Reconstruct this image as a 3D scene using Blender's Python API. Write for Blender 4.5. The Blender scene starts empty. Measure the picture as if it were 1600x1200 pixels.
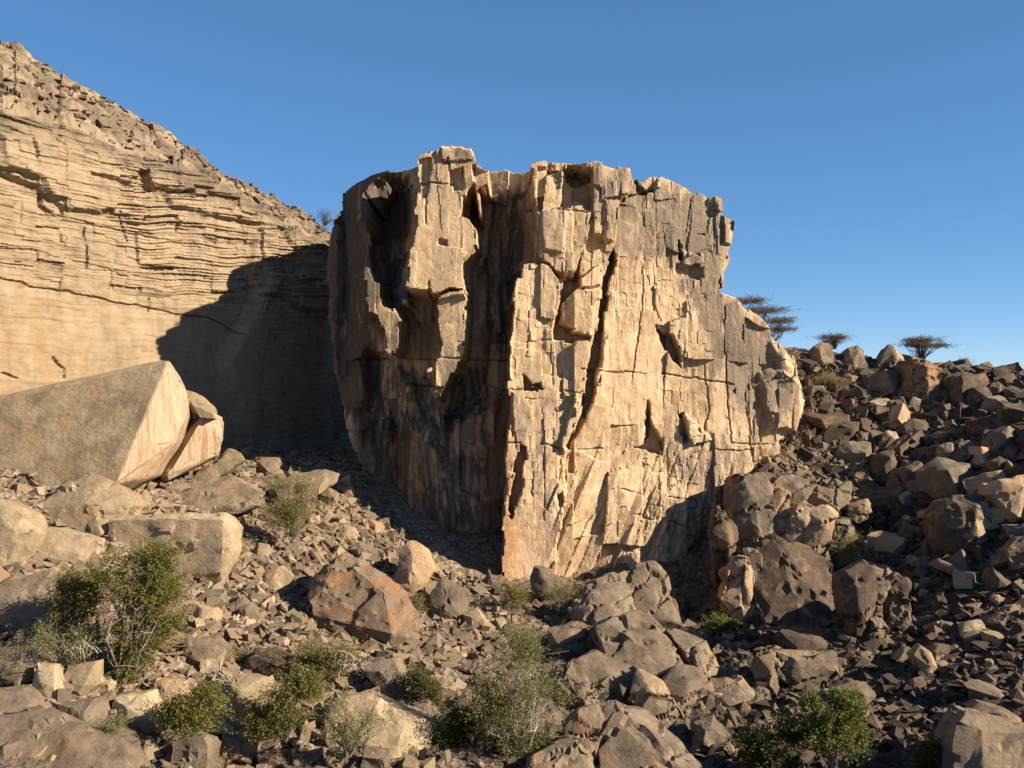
import bpy, bmesh, math, random
import numpy as np
from mathutils import Vector, Matrix

# ------------------------------------------------------------------ camera, sky, sun, exposure
scene = bpy.context.scene
COL = scene.collection
FPX, CX, CY = 1556.0, 800.0, 600.0          # focal length of the photograph in its own pixels

cam_data = bpy.data.cameras.new('camera')
cam_data.sensor_width = 36.0
cam_data.lens = 36.0 * FPX / 1600.0
cam_data.clip_start = 0.1
cam_data.clip_end = 4000.0
cam = bpy.data.objects.new('camera', cam_data)
cam.rotation_euler = (math.radians(90), 0, 0)
COL.objects.link(cam)
scene.camera = cam

SUN_AZ = math.radians(70)      # to the right of the direction back towards the viewer
SUN_EL = math.radians(29)
sun_vec = Vector((math.sin(SUN_AZ) * math.cos(SUN_EL), -math.cos(SUN_AZ) * math.cos(SUN_EL), math.sin(SUN_EL)))

world = bpy.data.worlds.new('World')
scene.world = world
world.use_nodes = True
wn = world.node_tree
wn.nodes.clear()
w_out = wn.nodes.new('ShaderNodeOutputWorld')
w_bg = wn.nodes.new('ShaderNodeBackground')
w_sky = wn.nodes.new('ShaderNodeTexSky')
w_sky.sky_type = 'NISHITA'
w_sky.sun_disc = False
w_sky.sun_elevation = SUN_EL
w_sky.sun_rotation = math.atan2(sun_vec.x, sun_vec.y)
w_sky.altitude = 2500
w_sky.air_density = 0.7
w_sky.dust_density = 0.0
w_sky.ozone_density = 6.0
w_bg.inputs['Strength'].default_value = 0.08
w_hs = wn.nodes.new('ShaderNodeHueSaturation')
w_hs.inputs['Saturation'].default_value = 1.30
w_hs.inputs['Value'].default_value = 1.52
w_ga = wn.nodes.new('ShaderNodeGamma')            # a softer fall-off from the horizon to the zenith
w_ga.inputs[1].default_value = 0.6
wn.links.new(w_sky.outputs[0], w_ga.inputs[0])
wn.links.new(w_ga.outputs[0], w_hs.inputs['Color'])
wn.links.new(w_hs.outputs[0], w_bg.inputs[0])
wn.links.new(w_bg.outputs[0], w_out.inputs[0])

sun_data = bpy.data.lights.new('sun', 'SUN')
sun_data.energy = 5.0
sun_data.angle = math.radians(0.5)
sun_data.color = (1.0, 0.84, 0.63)
sun = bpy.data.objects.new('sun', sun_data)
sun.rotation_euler = sun_vec.to_track_quat('Z', 'Y').to_euler()
COL.objects.link(sun)

scene.view_settings.view_transform = 'Standard'
scene.view_settings.look = 'None'
scene.view_settings.exposure = 1.24
scene.view_settings.gamma = 1.0
scene.view_settings.use_curve_mapping = False

rng = np.random.default_rng(7)
random.seed(7)

# ------------------------------------------------------------------ numpy noise
def _h(ix, iy, iz, seed):
    h = (ix.astype(np.int64) * 374761393 + iy.astype(np.int64) * 668265263 + iz.astype(np.int64) * 2147483647 + seed * 974711) & 0xffffffff
    h = ((h ^ (h >> 13)) * 1274126177) & 0xffffffff
    h = ((h ^ (h >> 16)) * 2246822519) & 0xffffffff
    h = h ^ (h >> 15)
    return (h & 0xffffff) / float(0xffffff)

def vn(x, y, z, seed=0):
    """value noise, 0..1"""
    x, y, z = np.broadcast_arrays(np.asarray(x, float), np.asarray(y, float), np.asarray(z, float))
    ix, iy, iz = np.floor(x).astype(np.int64), np.floor(y).astype(np.int64), np.floor(z).astype(np.int64)
    fx, fy, fz = x - ix, y - iy, z - iz
    fx = fx * fx * fx * (fx * (fx * 6 - 15) + 10); fy = fy * fy * fy * (fy * (fy * 6 - 15) + 10); fz = fz * fz * fz * (fz * (fz * 6 - 15) + 10)
    r = 0
    for dx in (0, 1):
        wx = fx if dx else 1 - fx
        for dy in (0, 1):
            wy = fy if dy else 1 - fy
            for dz in (0, 1):
                wz = fz if dz else 1 - fz
                r = r + wx * wy * wz * _h(ix + dx, iy + dy, iz + dz, seed)
    return r

def fbm(x, y, z, seed=0, octv=4, gain=0.5):
    a, s, t = 1.0, 0.0, 0.0
    for i in range(octv):
        s = s + a * (vn(x, y, z, seed + i * 17) * 2 - 1); t += a
        x, y, z = x * 2.03 + 3.1, y * 2.03 + 7.7, z * 2.03 + 1.3
        a *= gain
    return s / t

def voro(x, y, z, seed=0, jit=0.9):
    """F1, F2-F1, cell hash, offset from the nearest point (three arrays)"""
    ix, iy, iz = np.floor(x).astype(np.int64), np.floor(y).astype(np.int64), np.floor(z).astype(np.int64)
    d1 = np.full(x.shape, 9e9); d2 = np.full(x.shape, 9e9); cid = np.zeros(x.shape)
    ox = np.zeros(x.shape); oy = np.zeros(x.shape); oz = np.zeros(x.shape)
    for dx in (-1, 0, 1):
        for dy in (-1, 0, 1):
            for dz in (-1, 0, 1):
                cx, cy, cz = ix + dx, iy + dy, iz + dz
                px = cx + 0.5 + jit * (_h(cx, cy, cz, seed) - .5)
                py = cy + 0.5 + jit * (_h(cx, cy, cz, seed + 1) - .5)
                pz = cz + 0.5 + jit * (_h(cx, cy, cz, seed + 2) - .5)
                ax, ay, az = x - px, y - py, z - pz
                d = np.sqrt(ax * ax + ay * ay + az * az)
                m = d < d1
                d2 = np.where(m, d1, np.minimum(d2, d))
                ox = np.where(m, ax, ox); oy = np.where(m, ay, oy); oz = np.where(m, az, oz)
                cid = np.where(m, _h(cx, cy, cz, seed + 3), cid)
                d1 = np.where(m, d, d1)
    return d1, d2 - d1, cid, ox, oy, oz

def bricks(x, z, w, h, seed=0, warp=.3, jit=.62):
    """jointed rock: columns of uneven width cut into uneven lengths -> cell hash, second hash, local x, local z, distance to the joint"""
    u = x / w + warp * fbm(x / w * .35, 0 * x + seed, z / h * .30, seed + 50, 3)
    def cells(t, s1):
        k = np.floor(t)
        def edge(i): return i + jit * (_h(i, i * 0 + s1, i * 0, seed) - .5)
        lo = edge(k); k = np.where(t < lo, k - 1, k); hi = edge(k + 1); k = np.where(t >= hi, k + 1, k)
        a, b = edge(k), edge(k + 1); return k, (t - a) / (b - a), b - a
    kc, fu, wu = cells(u, 11)
    v = z / h + 9.7 * _h(kc, kc * 0, kc * 0 + 3, seed) + warp * fbm(x / w * .3 + 5, 0 * x, z / h * .4, seed + 60, 3)
    kr, fv, wv = cells(v, 23)
    c1 = _h(kc, kr, kc * 0 + 1, seed + 4); c2 = _h(kc, kr, kc * 0 + 2, seed + 5)
    e = np.minimum(np.minimum(fu, 1 - fu) * wu * w, np.minimum(fv, 1 - fv) * wv * h)
    return c1, c2, fu - .5, fv - .5, e

def sstep(a, b, x):
    t = np.clip((x - a) / (b - a), 0, 1)
    return t * t * (3 - 2 * t)

def poly_sd(x, z, poly):
    """signed distance to a polygon, positive inside"""
    poly = np.asarray(poly, float)
    d = np.full(x.shape, 9e9); inside = np.zeros(x.shape, bool)
    n = len(poly)
    for i in range(n):
        ax, az = poly[i]; bx, bz = poly[(i + 1) % n]
        ex, ez = bx - ax, bz - az
        wx, wz = x - ax, z - az
        t = np.clip((wx * ex + wz * ez) / (ex * ex + ez * ez + 1e-12), 0, 1)
        d = np.minimum(d, (wx - t * ex) ** 2 + (wz - t * ez) ** 2)
        c = ((az > z) != (bz > z)) & (x < (bx - ax) * (z - az) / ((bz - az) if abs(bz - az) > 1e-9 else 1e-9) + ax)
        inside ^= c
    d = np.sqrt(d)
    return np.where(inside, d, -d)

def line_d(x, z, pts):
    d = np.full(x.shape, 9e9)
    for (ax, az), (bx, bz) in zip(pts[:-1], pts[1:]):
        ex, ez = bx - ax, bz - az
        wx, wz = x - ax, z - az
        t = np.clip((wx * ex + wz * ez) / (ex * ex + ez * ez + 1e-12), 0, 1)
        d = np.minimum(d, (wx - t * ex) ** 2 + (wz - t * ez) ** 2)
    return np.sqrt(d)

def at(px, py, Y):
    """point of the place that the photograph shows at (px, py), Y metres away"""
    return ((px - CX) / FPX * Y, Y, (CY - py) / FPX * Y)

def P(s):
    v = [float(a) for a in s.replace(',', ' ').split()]
    return [(v[i], v[i + 1]) for i in range(0, len(v), 2)]

def lerp_line(px, pts):
    xs = [p[0] for p in pts]; ys = [p[1] for p in pts]
    return np.interp(px, xs, ys)

# ------------------------------------------------------------------ mesh helpers
def mesh_np(name, verts, faces):
    me = bpy.data.meshes.new(name)
    verts = np.asarray(verts, np.float32); faces = np.asarray(faces, np.int32)
    k = faces.shape[1]
    me.vertices.add(len(verts)); me.vertices.foreach_set('co', verts.ravel())
    me.loops.add(faces.size); me.loops.foreach_set('vertex_index', faces.ravel())
    me.polygons.add(len(faces))
    me.polygons.foreach_set('loop_start', np.arange(0, faces.size, k, dtype=np.int32))
    me.polygons.foreach_set('loop_total', np.full(len(faces), k, np.int32))
    me.polygons.foreach_set('use_smooth', np.zeros(len(faces), bool))
    me.update(calc_edges=True)
    return me

def link(name, me, mat=None, parent=None, smooth=False):
    o = bpy.data.objects.new(name, me)
    COL.objects.link(o)
    if mat is not None and len(me.materials) == 0: me.materials.append(mat)
    if parent is not None: o.parent = parent
    if smooth: me.polygons.foreach_set('use_smooth', np.ones(len(me.polygons), bool)); me.update()
    return o

def tag(o, label=None, cat=None, group=None, kind=None):
    if label: o['label'] = label
    if cat: o['category'] = cat
    if group: o['group'] = group
    if kind: o['kind'] = kind
    return o

def empty(name, loc):
    o = bpy.data.objects.new(name, None); o.location = loc; COL.objects.link(o); return o

def fattr(me, name, arr):
    a = me.attributes.new(name, 'FLOAT', 'POINT'); a.data.foreach_set('value', np.asarray(arr, np.float32).ravel())

# ------------------------------------------------------------------ materials
class NT:
    def __init__(s, name):
        s.m = bpy.data.materials.new(name); s.m.use_nodes = True; s.t = s.m.node_tree; s.t.nodes.clear()
        s.out = s.n('ShaderNodeOutputMaterial'); s.b = s.n('ShaderNodeBsdfPrincipled')
        s.l(s.b.outputs[0], s.out.inputs[0]); s.b.inputs['Roughness'].default_value = 0.9
        s.b.inputs['Specular IOR Level'].default_value = 0.25
        s.tc = s.n('ShaderNodeTexCoord')
        s.geo = s.n('ShaderNodeNewGeometry')
    def n(s, t, **k):
        o = s.t.nodes.new(t)
        for a, v in k.items(): setattr(o, a, v)
        return o
    def l(s, a, b): s.t.links.new(a, b)
    def mapping(s, scale=(1, 1, 1), rot=(0, 0, 0), src=None, rnd=False):
        mp = s.n('ShaderNodeMapping'); mp.inputs['Scale'].default_value = scale; mp.inputs['Rotation'].default_value = rot
        s.l(src or s.geo.outputs['Position'], mp.inputs[0]); return mp.outputs[0]
    def noise(s, sc, vec=None, det=5, rough=.6, dist=0.0):
        n = s.n('ShaderNodeTexNoise'); n.inputs['Scale'].default_value = sc; n.inputs['Detail'].default_value = det
        n.inputs['Roughness'].default_value = rough; n.inputs['Distortion'].default_value = dist
        s.l(vec or s.geo.outputs['Position'], n.inputs['Vector']); return n.outputs[0]
    def voronoi(s, sc, vec=None, feat='DISTANCE_TO_EDGE'):
        n = s.n('ShaderNodeTexVoronoi'); n.feature = feat; n.inputs['Scale'].default_value = sc
        s.l(vec or s.geo.outputs['Position'], n.inputs['Vector']); return n
    def ramp(s, fac, stops):
        r = s.n('ShaderNodeValToRGB'); e = r.color_ramp.elements
        while len(e) < len(stops): e.new(.5)
        for i, (p, c) in enumerate(stops):
            e[i].position = p
            e[i].color = (c, c, c, 1) if isinstance(c, (int, float)) else (*c, 1)
        s.l(fac, r.inputs[0]); return r.outputs[0]
    def mix(s, fac, a, b, mode='MIX'):
        m = s.n('ShaderNodeMix', data_type='RGBA', blend_type=mode)
        for sock, v in ((m.inputs[0], fac), (m.inputs[6], a), (m.inputs[7], b)):
            if isinstance(v, (int, float)): sock.default_value = v
            elif isinstance(v, tuple): sock.default_value = (*v, 1)
            else: s.l(v, sock)
        return m.outputs[2]
    def math(s, op, a, b=0.0, clamp=False):
        m = s.n('ShaderNodeMath', operation=op); m.use_clamp = clamp
        for sock, v in ((m.inputs[0], a), (m.inputs[1], b)):
            if isinstance(v, (int, float)): sock.default_value = v
            else: s.l(v, sock)
        return m.outputs[0]
    def attr(s, name):
        a = s.n('ShaderNodeAttribute'); a.attribute_name = name; return a.outputs['Fac']
    def bump(s, h, dist, strength=1.0, prev=None):
        b = s.n('ShaderNodeBump'); b.inputs['Distance'].default_value = dist; b.inputs['Strength'].default_value = strength
        s.l(h, b.inputs['Height'])
        if prev is not None: s.l(prev, b.inputs['Normal'])
        return b.outputs[0]
    def done(s, col, nrm=None, rough=None, k=.70):
        if k != 1: col = s.mix(1.0, col, (k, k, k), 'MULTIPLY')
        s.l(col, s.b.inputs['Base Color'])
        if nrm is not None: s.l(nrm, s.b.inputs['Normal'])
        return s.m

def mat_cliff():
    s = NT('cliff_rock')
    big = s.noise(.22, det=3)
    streak = s.noise(1.0, s.mapping((1.1, 1.1, .26), rot=(0, .05, 0)), det=8, rough=.66, dist=.9)
    streak2 = s.noise(1.0, s.mapping((2.0, 2.0, .42), rot=(0, .12, 0)), det=7, dist=.8)
    mid = s.noise(1.3, det=7, rough=.68)
    fine = s.noise(9.0, det=6, rough=.72)
    tan = s.ramp(mid, [(.28, (.44, .295, .16)), (.5, (.66, .485, .295)), (.72, (.82, .65, .43))])
    orange = s.ramp(streak, [(.35, (.52, .27, .145)), (.65, (.66, .42, .26))])
    grey = s.ramp(fine, [(.3, (.17, .135, .10)), (.7, (.31, .255, .195))])
    c = s.mix(s.math('MULTIPLY', s.ramp(streak2, [(.50, 0.0), (.64, 1.0)]), .62), tan, orange)
    c = s.mix(s.attr('orange'), c, (.40, .17, .07))
    gm = s.math('ADD', s.attr('patina_shade'), s.math('MULTIPLY', s.math('SUBTRACT', streak, .5), 2.2))
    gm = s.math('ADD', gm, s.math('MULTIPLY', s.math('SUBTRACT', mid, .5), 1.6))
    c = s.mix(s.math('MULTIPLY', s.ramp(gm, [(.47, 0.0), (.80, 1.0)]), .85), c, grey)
    vs = s.math('ADD', s.attr('varnish_shade'), s.math('MULTIPLY', s.math('SUBTRACT', streak, .5), 2.4))
    c = s.mix(s.math('MULTIPLY', s.ramp(vs, [(.35, 0.0), (.75, 1.0)]), .85), c, s.mix(mid, (.075, .062, .052), (.16, .12, .085)))  # dark coat on the tower: shade painted into the colour, streaked like varnish
    wv = s.noise(1.0, s.mapping((1.7, 1.7, .28), rot=(0, -.10, 0)), det=6, dist=.7)
    c = s.mix(s.math('MULTIPLY', s.ramp(wv, [(.60, 0.0), (.68, 1.0)]), .42), c, (.70, .60, .46))
    cr = s.voronoi(1.0, s.mapping((2.6, 2.6, .75)), 'DISTANCE_TO_EDGE').outputs[0]
    c = s.mix(s.ramp(fine, [(.25, .42), (.5, 0.0)]), c, (.13, .085, .055))
    n = s.bump(s.noise(1.0, s.mapping((2.6, 2.6, 1.5)), det=9, rough=.72), .13, .6)
    n = s.bump(s.ramp(cr, [(0.0, 0.0), (.05, 1.0)]), .05, .45, n)
    n = s.bump(s.noise(12, det=6, rough=.7), .04, .8, n)
    return s.done(c, n, k=.70)

def mat_wall():
    s = NT('bedded_rock')
    beds = s.noise(1.0, s.mapping((.22, .22, 7.0), rot=(0, .05, 0)), det=6, rough=.6)
    streak = s.noise(1.0, s.mapping((.9, .9, .10)), det=5, dist=.2)
    mid = s.noise(.9, det=7, rough=.66)
    fine = s.noise(9.0, det=6, rough=.72)
    tan = s.ramp(mid, [(.3, (.44, .31, .185)), (.5, (.57, .43, .275)), (.72, (.66, .53, .36))])
    c = s.mix(s.math('MULTIPLY', s.ramp(beds, [(.35, 1.0), (.5, 0.0)]), .20), tan, (.36, .27, .18))
    om = s.math('MULTIPLY', s.ramp(streak, [(.5, 0.0), (.64, 1.0)]), s.attr('smooth'))
    c = s.mix(s.math('MULTIPLY', om, .5), c, (.53, .335, .165))
    gs = s.noise(1.0, s.mapping((.75, .75, .16)), det=4)
    c = s.mix(s.math('MULTIPLY', s.ramp(gs, [(.53, 0.0), (.66, 1.0)]), .42), c, (.27, .225, .175))
    gm = s.math('ADD', s.attr('patina_shade'), s.math('MULTIPLY', s.math('SUBTRACT', mid, .5), 2.0))
    grey = s.ramp(fine, [(.3, (.17, .13, .095)), (.7, (.32, .245, .17))])
    c = s.mix(s.math('MULTIPLY', s.ramp(gm, [(.35, 0.0), (.75, 1.0)]), .9), c, grey)
    c = s.mix(s.ramp(fine, [(.25, .35), (.48, 0.0)]), c, (.15, .10, .065))
    n = s.bump(s.noise(1.0, s.mapping((1.1, 1.1, 4.5)), det=9, rough=.7), .12, .8)
    n = s.bump(s.noise(12, det=6, rough=.7), .035, .7, n)
    return s.done(c, n, k=.49)

def mat_rock(name, dark, light, fresh, fresh_amt=.35, white=.15, coat=.5):
    """desert boulders: a brown weathered coat, paler or rusty where pieces broke away"""
    s = NT(name)
    oi = s.n('ShaderNodeObjectInfo')
    off = s.n('ShaderNodeVectorMath', operation='ADD')
    cmb = s.n('ShaderNodeCombineXYZ')
    for i in range(3): s.l(s.math('MULTIPLY', oi.outputs['Random'], 37.0 + 11 * i), cmb.inputs[i])
    s.l(s.geo.outputs['Position'], off.inputs[0]); s.l(cmb.outputs[0], off.inputs[1])
    v = off.outputs[0]
    mid = s.noise(.9, v, det=7, rough=.68)
    fine = s.noise(7.0, v, det=7, rough=.74)
    c = s.ramp(mid, [(.3, dark), (.68, light)])
    c = s.mix(s.math('MULTIPLY', s.ramp(fine, [(.42, 0.0), (.62, 1.0)]), .22), c, tuple(min(1, x * 1.35) for x in light))
    st = s.noise(.45, v, det=6, rough=.62, dist=.8)
    c = s.mix(s.math('MULTIPLY', s.ramp(st, [(.47, 0.0), (.60, 1.0)]), .55), c, tuple(x * .62 for x in dark))
    fr = s.noise(.55, v, det=5, rough=.6, dist=.6)
    c = s.mix(s.math('MULTIPLY', s.ramp(fr, [(.60 - .2 * fresh_amt, 0.0), (.68 - .2 * fresh_amt, 1.0)]), .8), c, s.mix(mid, fresh, tuple(x * .65 for x in fresh)))
    wv = s.voronoi(.35, s.mapping((1, 1.3, .8), rot=(.6, .8, .2), src=v), 'DISTANCE_TO_EDGE').outputs[0]
    wm = s.math('MULTIPLY', s.ramp(wv, [(.0, 1.0), (.018, 0.0)]), s.ramp(mid, [(.5, 0.0), (.6, white)]))
    c = s.mix(wm, c, (.48, .39, .27))
    c = s.mix(s.math('MULTIPLY', s.math('SUBTRACT', oi.outputs['Random'], .5), .9, clamp=True), c, tuple(x * .55 for x in dark))
    c = s.mix(s.ramp(fine, [(.25, .55), (.45, 0.0)]), c, tuple(x * .4 for x in dark))
    n = s.bump(s.noise(2.6, v, det=9, rough=.7), .16, .8)
    n = s.bump(s.noise(16, v, det=6, rough=.7), .03, .8, n)
    return s.done(c, n, k=.80)

def mat_ground():
    s = NT('stony_ground')
    mid = s.noise(.5, det=7, rough=.65)
    vo = s.voronoi(3.2, feat='F1')
    vc = s.n('ShaderNodeSeparateColor'); s.l(vo.outputs['Color'], vc.inputs[0])
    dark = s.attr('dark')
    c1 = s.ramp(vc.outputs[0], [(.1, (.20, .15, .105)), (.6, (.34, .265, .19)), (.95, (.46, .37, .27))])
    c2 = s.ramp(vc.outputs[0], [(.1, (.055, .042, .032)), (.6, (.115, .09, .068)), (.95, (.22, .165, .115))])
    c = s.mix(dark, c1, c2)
    c = s.mix(s.ramp(mid, [(.45, 0.0), (.7, .5)]), c, (.24, .165, .10))
    md = s.noise(1.1, det=8, rough=.68)
    rk = s.ramp(md, [(.3, (.09, .07, .052)), (.55, (.19, .15, .11)), (.75, (.29, .21, .14))])
    c = s.mix(s.ramp(s.attr('bed'), [(.25, 0.0), (.6, 1.0)]), c, rk)
    n = s.bump(vo.outputs['Distance'], .22, -.9 if False else .9)
    n = s.bump(s.noise(9, det=7, rough=.75), .08, .9, n)
    return s.done(c, n)

def mat_leaf(name, ca, cb, trans=.35):
    s = NT(name)
    nz = s.noise(2.2, det=3)
    ri = s.n('ShaderNodeNewGeometry').outputs['Random Per Island']
    c = s.mix(ri, ca, cb)
    c = s.mix(s.ramp(nz, [(.4, 0.0), (.65, .5)]), c, tuple((a + b) * .5 * k for a, b, k in zip(ca, cb, (1.25, 1.1, .8))))
    s.b.inputs['Roughness'].default_value = .6
    tr = s.n('ShaderNodeBsdfTranslucent'); s.l(c, tr.inputs[0])
    mx = s.n('ShaderNodeMixShader'); mx.inputs[0].default_value = trans
    s.l(s.b.outputs[0], mx.inputs[1]); s.l(tr.outputs[0], mx.inputs[2]); s.l(mx.outputs[0], s.out.inputs[0])
    return s.done(c, k=.8)

def mat_bark(name, ca, cb):
    s = NT(name); return s.done(s.mix(s.noise(8), ca, cb), s.bump(s.noise(30), .01))

def mat_streak():
    s = NT('streaked_rock_face')
    st = s.noise(1.0, s.mapping((1.7, 1.7, .10), rot=(0, -.42, 0)), det=6, rough=.7)
    fine = s.noise(8.0, det=6, rough=.7)
    c = s.ramp(st, [(.30, (.26, .16, .095)), (.42, (.44, .29, .175)), (.52, (.58, .46, .33)), (.62, (.42, .235, .13)), (.72, (.52, .40, .27))])
    c = s.mix(s.ramp(fine, [(.3, .3), (.55, 0.0)]), c, (.28, .2, .14))
    return s.done(c, s.bump(s.noise(1.0, s.mapping((5, 5, 1), rot=(0, -.42, 0)), det=8, rough=.7), .08, .8))

M = dict(
    streak=mat_streak(),
    cliff=mat_cliff(), wall=mat_wall(), ground=mat_ground(),
    brown=mat_rock('brown_boulder_rock', (.15, .115, .08), (.30, .235, .165), (.40, .25, .135), .15, .5),
    tan=mat_rock('tan_boulder_rock', (.27, .21, .13), (.49, .39, .25), (.50, .33, .19), .35, .5),
    pale=mat_rock('pale_boulder_rock', (.33, .255, .16), (.54, .43, .285), (.58, .41, .25), .35, .3),
    orange=mat_rock('rusty_boulder_rock', (.17, .125, .088), (.31, .23, .155), (.40, .20, .085), .5, .4),
    dark=mat_rock('dark_boulder_rock', (.068, .049, .034), (.175, .128, .086), (.34, .21, .12), .05, .5),
    gold=mat_rock('golden_boulder_rock', (.30, .22, .14), (.50, .37, .24), (.56, .34, .17), .5, .4),
    leaf=mat_leaf('feathery_leaf', (.13, .135, .035), (.24, .23, .07)),
    leaf_olive=mat_leaf('olive_leaf', (.17, .155, .06), (.28, .25, .105)),
    leaf_pale=mat_leaf('pale_feathery_leaf', (.17, .175, .07), (.28, .275, .125)),
    leaf_bright=mat_leaf('bright_leaf', (.10, .125, .03), (.20, .22, .06)),
    leaf_dark=mat_leaf('dull_leaf', (.08, .088, .026), (.15, .155, .05)),
    leaf_dry=mat_leaf('dry_leaf', (.20, .15, .06), (.32, .25, .11)),
    leaf_grey=mat_leaf('thorny_twig', (.10, .085, .055), (.17, .145, .10)),
    bark=mat_bark('grey_bark', (.20, .16, .12), (.34, .29, .23)),
    bark_dark=mat_bark('dark_bark', (.08, .06, .045), (.15, .115, .085)),
    dead=mat_bark('bleached_wood', (.40, .34, .27), (.58, .52, .44)),
)

# ------------------------------------------------------------------ terrain
# control points: what stands at (px, py) in the photograph and how far away the ground is there
TP = [  # bottom rows
 (-300,1200,36),(0,1200,39),(200,1200,41),(400,1200,43),(620,1200,44),(800,1200,45),(1000,1200,46),(1200,1200,46),(1400,1200,45),(1600,1200,44),(1850,1200,42),
 (-300,1080,41),(0,1080,45),(200,1080,47),(400,1080,49),(600,1080,51),(800,1080,53),(1000,1080,55),(1200,1080,55),(1400,1080,54),(1600,1080,51),(1850,1080,48),
 (0,980,50),(200,980,53),(400,980,57),(600,980,60),(800,990,63),(1000,990,64),(1200,990,65),(1400,990,61),(1600,980,57),(1850,980,54),
 (0,900,54),(200,900,58),(400,900,62),(600,900,67),(760,915,71),(900,935,72),(1100,950,74),(1300,900,73),(1450,900,68),(1600,900,63),(1850,900,58),
 (0,800,60),(200,800,65),(400,800,71),(540,800,76),(640,860,76),(1200,820,78),(1350,830,77),(1500,820,72),(1650,810,66),
 (100,700,68),(330,740,74),(450,725,82),(560,720,88),(1240,740,84),(1350,720,86),(1500,720,79),(1650,700,72),
 (380,700,92),(500,700,99),(0,700,76),
 (1215,705,82.5),(1165,775,79.5),(1120,840,78),
 (1260,640,91),(1400,630,92),(1550,640,87),(1700,620,80),
 (1240,560,98),(1300,552,100),(1400,566,102),(1480,575,104),(1560,582,104),(1640,584,104),(1800,588,104)]
TW = [at(*p) for p in TP]
# off the picture: behind the crests, the gorge floor and the slope the viewer stands on
TW += [(0,0,-1.7),(0,10,-7),(0,22,-13.5),(0,32,-15.8),(-30,30,-15),(30,30,-15),(-60,0,-2),(60,0,-2),(-60,30,-11),(62,30,-15),(0,-60,-2),
       (40,128,-1.5),(62,128,-2),(90,105,0),(90,60,-6),(30,140,-1),(70,150,-4),(0,150,2),(0,110,4),(10,112,5),(20,106,4.5),(-60,75,-7),(-50,60,-8),(-80,60,-6),
       (-30,100,-6),(-50,120,2),(-90,110,0),(-40,160,0),(0,88,-9),(10,88,-9),
       (-300,-300,-6),(300,-300,-6),(-300,400,-14),(300,400,-14),(0,400,-14),(-300,60,-6),(300,60,-8)]
TW = np.array(TW)
_R = np.sqrt(((TW[:, None, :2] - TW[None, :, :2]) ** 2).sum(2))
_A = np.zeros((len(TW) + 3,) * 2); n_ = len(TW)
_A[:n_, :n_] = -_R + np.eye(n_) * .3; _A[:n_, n_] = 1; _A[:n_, n_ + 1:] = TW[:, :2]; _A[n_, :n_] = 1; _A[n_ + 1:, :n_] = TW[:, :2].T
_w = np.linalg.solve(_A, np.concatenate([TW[:, 2], [0, 0, 0]]))
def terr0(x, y):
    x = np.asarray(x, float); y = np.asarray(y, float)
    r = np.sqrt((x[..., None] - TW[:, 0]) ** 2 + (y[..., None] - TW[:, 1]) ** 2)
    return -(r * _w[:n_]).sum(-1) + _w[n_] + _w[n_ + 1] * x + _w[n_ + 2] * y

gx = np.concatenate([[-1500, -800, -400, -250, -170, -120, -95, -80], np.arange(-70, -45, 1.5), np.arange(-45, 50, .22), np.arange(50, 90, 1.0), [95, 110, 140, 200, 300, 500, 900, 1500]])
gy = np.concatenate([[-1200, -500, -250, -120, -60, -30, -15, -5, 0, 5, 10, 15, 20, 25, 30, 33], np.arange(36, 106, .22), np.arange(106, 150, 1.5), [155, 170, 200, 260, 400, 700, 1300, 2200]])
GX, GY = np.meshgrid(gx, gy)
_cx, _cy = np.clip(GX, -300, 300), np.clip(GY, -300, 400)
GZ = np.zeros(GX.shape)
for i in range(0, GX.shape[0], 40): GZ[i:i + 40] = terr0(_cx[i:i + 40], _cy[i:i + 40])
far = sstep(130, 300, np.hypot(GX, GY - 60))
GZ = GZ * (1 - far) + (-14) * far
GZ += (1 - far) * (.45 * fbm(GX * .25, GY * .25, 0 * GX, 5) + .28 * fbm(GX * 1.1, GY * 1.1, 0 * GX, 9, 3))
_gpx = CX + FPX * GX / np.maximum(GY, 5); _gpy = CY - FPX * GZ / np.maximum(GY, 5)
bed = sstep(-40, 60, poly_sd(_gpx, _gpy, P('850,900 960,860 1120,930 1330,880 1400,1010 1330,1090 1200,1250 800,1250 830,1050'))) # broken bedrock
bed = np.maximum(bed, .55 * sstep(-30, 60, poly_sd(_gpx, _gpy, P('-300,1300 -300,960 200,1050 700,1090 700,1300'))))
bed = np.maximum(bed, .5 * sstep(-30, 40, poly_sd(_gpx, _gpy, P('1250,560 1800,560 1800,900 1480,860 1350,700'))))
near = (GY > 30) & (GY < 120)
ca_, sa_ = math.cos(.5), math.sin(.5)
_rx, _ry = GX * ca_ + GY * sa_, -GX * sa_ + GY * ca_
for sc_, sd_, am_, ti_ in ((2.6, 31, .75, 1.3), (1.1, 35, .32, .55), (.5, 39, .10, .16)):
    _f1, _e, _c, _ox, _oy, _oz = voro(_rx / sc_ * .8 + .3 * fbm(GX * .3, GY * .3, 0 * GX, sd_ + 9, 2), _ry / sc_ * 1.15, 0 * GX, sd_)
    hh = am_ * (_c - .55) + ti_ * (_ox * .45 + _oy * (np.mod(_c * 7.3, 1) - .5)) - .35 * am_ * (1 - sstep(0, .10, _e))
    GZ += np.where(near, (1 - far) * (.18 + .82 * bed) * hh, 0)
me = mesh_np('ground', np.stack([GX, GY, GZ], -1).reshape(-1, 3),
             (lambda W, H: np.stack([(np.arange(H - 1)[:, None] * W + np.arange(W - 1)[None]).ravel() + o for o in (0, 1, W + 1, W)], 1))(GX.shape[1], GX.shape[0]))
gpx = CX + FPX * GX / np.maximum(GY, 5)
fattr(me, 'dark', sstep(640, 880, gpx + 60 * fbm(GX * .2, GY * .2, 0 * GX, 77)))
fattr(me, 'bed', bed)
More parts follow.
